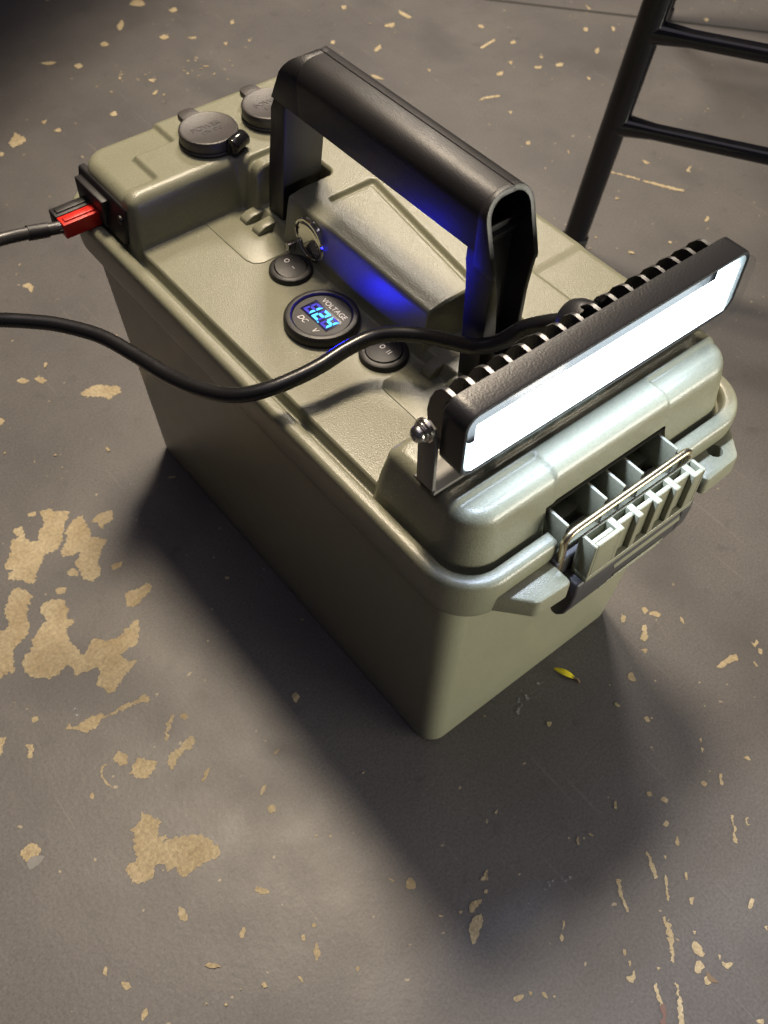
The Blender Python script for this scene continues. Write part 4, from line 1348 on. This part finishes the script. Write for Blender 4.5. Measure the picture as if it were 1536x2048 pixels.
# ------------------------------------------------------------------ cables
def build_cables():
    P = [(2.0, -128, 274), (1.0, -121.5, 271), (-2.4, -114, 266.5), (-5.6, -104.5, 258), (-12.2, -98.8, 250), (-19, -90.6, 245), (-21.9, -77.6, 240), (-25.7, -64.8, 236),
         (-33.7, -52.9, 233), (-42.7, -45.5, 230), (-55.6, -43.1, 228), (-70, -42.8, 226), (-82.8, -40.7, 224), (-94.5, -37.3, 222), (-104.3, -30.9, 219),
         (-111.8, -21.1, 216), (-118.6, -5.3, 213), (-123, 10.5, 211), (-127.5, 31.1, 210), (-134.3, 53.1, 210), (-146.1, 72, 210), (-156.7, 83.3, 210),
         (-167.9, 93.2, 210), (-183.1, 107.6, 208), (-215, 132, 203), (-262, 158, 196), (-310, 172, 190)]
    pts = spline(P, 8)
    o = Geo().tube(pts, 3.75, 18).part('lamp_cable', RUBBER, None, 70)
    tag(o, 'thick glossy black cable looping from the lamp across the lid and off to the left', 'cable')
    # plug-in lead with a red and a black connector body
    t = thing('power_lead', 'grey lead with red and black plug pushed into the side panel of the box', 'plug lead', (-100, 140, 210))
    zc = 212.0
    for nm, y0, y1, m_ in (('red_plug', 133.0, 141.6, REDP), ('black_plug', 142.2, 150.8, BLACKP)):
        g = Geo().box(-87.2, -110, y0, y1, zc - 4.4, zc + 4.4)
        g.box(-89.5, -108, y0 + 2.2, y1 - 2.2, zc + 4.4, zc + 5.2)
        g.part(nm, m_, t, 30, 0.8)
    pts = spline([(-108, 138, 212), (-116, 139, 213.2), (-122, 140, 214), (-130, 140.5, 215.6), (-142, 141, 217.5), (-165, 143, 219), (-200, 147, 218), (-262, 152, 210), (-310, 150, 198)], 8)
    Geo().tube(pts, 3.5, 16).part('lead_cable', GREYRUB, t, 70)
    sl = [p for p in pts if -128 < p.x < -116]
    Geo().tube(sl, 4.1, 16).part('heat_shrink', BLACKP, t, 50)
    Geo().tube([(-109, 138, 212.2), (-117, 139.2, 213.4)], 3.4, 14).part('crimp_sleeve', STEEL, t, 50)


# ------------------------------------------------------------------ black tube stool behind
def build_stool():
    t = thing('metal_stool', 'black enamelled tube stool with round rungs standing behind the box', 'stool', (324, 128, 0))
    rd = Vector((0.52, -0.854, 0))            # rung direction
    nd = Vector((0.854, 0.52, 0))
    for off in (0.0, 436.0):
        base = Vector((324, 128, 0)) + nd * off
        lean = Vector((2, -24, 203)) / 203
        for s_ in (0.0, 370.0):
            b0 = base + rd * s_
            top = b0 + lean * 560
            # oval tube leg
            ax = lean.normalized()
            ls = []
            for h in (3.0, 560.0):
                c_ = b0 + lean * h
                ls.append([tuple(c_ + rd * (10.2 * math.cos(a)) + nd * (9.0 * math.sin(a))) for a in [2 * math.pi * k / 24 for k in range(24)]])
            Geo().loops(ls).part('leg', FRAMEM, t, 50)
            ls = []
            for h, e in ((0.3, 1.0), (2, 1.8), (14, 1.6), (15, 0.4)):
                c_ = b0 + lean * h
                ls.append([tuple(c_ + rd * ((10.2 + e) * math.cos(a)) + nd * ((9.0 + e) * math.sin(a))) for a in [2 * math.pi * k / 24 for k in range(24)]])
            Geo().loops(ls).part('foot_cap', BLACKP, t, 40)
        for h in (127, 203):
            a = base + lean * h
            b = a + rd * 370
            g = Geo().tube([a.lerp(b, q / 12) for q in range(13)], lambda u: 6.2 + 3.0 * (max(0, 1 - u * 30) + max(0, 1 - (1 - u) * 30)), 18)
            g.part('rung', FRAMEM, t, 60)
    lean = Vector((2, -24, 203)) / 203
    c0 = Vector((324, 128, 0)) + lean * 560 + rd * 185 + nd * 218
    g = Geo()
    ls = []
    for h, e in ((0, -4), (2, 0), (26, 0), (32, -6)):
        ls.append([tuple(c0 + rd * px + nd * py + Vector((0, 0, h))) for px, py in rrect(215 + e, 235 + e, 40, 6)])
    g.loops(ls).part('seat', BLACKP, t, 40)


def build_occluder():
    """bench shape added out of view to shade the far left of the floor"""
    t = thing('occluder', 'wooden workbench added out of view to shade the far left corner', 'occluder', (-600, 500, 0))
    e, n = Vector((0.843, 0.538, 0)), Vector((-0.538, 0.843, 0))
    o = Vector((78, 582, 0))
    a, b, dp = -1700, 760, 650
    pl = [o + e * a, o + e * b, o + e * b + n * dp, o + e * a + n * dp]
    Geo().prism([(p.x, p.y) for p in pl], 'z', 585, 620).part('occluder_top', OCCLUDERM, t, 30, 2)  # unseen slab, put in only for the shade it casts
    for u, v_ in ((a + 60, 60), (b - 60, 590), (a + 60, 590)):
        c = o + e * u + n * v_
        q_ = [c + e * i * 30 + n * j * 30 for i, j in ((-1, -1), (1, -1), (1, 1), (-1, 1))]
        Geo().prism([(p.x, p.y) for p in q_], 'z', 0, 585).part('leg', OCCLUDERM, t, 30, 2)


def build_leaf():
    g = Geo()
    a, b = Vector((18.5, -158.5, 0)), Vector((24.0, -171.5, 0))
    d = (b - a)
    n = Vector((-d.y, d.x, 0)).normalized()
    top, bot, mid = [], [], []
    N = 10
    for i in range(N + 1):
        t_ = i / N
        c = a.lerp(b, t_)
        wd = 2.0 * math.sin(math.pi * min(1, t_ * 0.96 + 0.02)) ** 0.7
        zz = 1.0 + 0.9 * math.sin(3.1 * t_)
        top.append((*(c + n * wd).xy, zz + 0.7))
        bot.append((*(c - n * wd).xy, zz + 0.3))
        mid.append((c.x, c.y, zz))
    m = N + 1
    v = top + mid + bot
    f = [(i, i + 1, m + i + 1, m + i) for i in range(N)] + [(m + i, m + i + 1, 2 * m + i + 1, 2 * m + i) for i in range(N)]
    o = g.add(v, f).part('leaf', LEAFM, None, 80)
    md = o.modifiers.new('thick', 'SOLIDIFY')
    md.thickness = 0.25 * S
    tag(o, 'small bright yellow leaf fragment lying in front of the box', 'leaf')
    s_ = Geo().tube(spline([(23.6, -170.6, 1.2), (24.5, -172.8, 1.3), (24.2, -175.2, 0.9)], 4), 0.8, 8).part('leaf_stalk', LEAFB, o, 60)


floor = build_floor()
build_marks(floor)
build_box()
build_lamp()
build_cables()
build_stool()
build_occluder()
build_leaf()
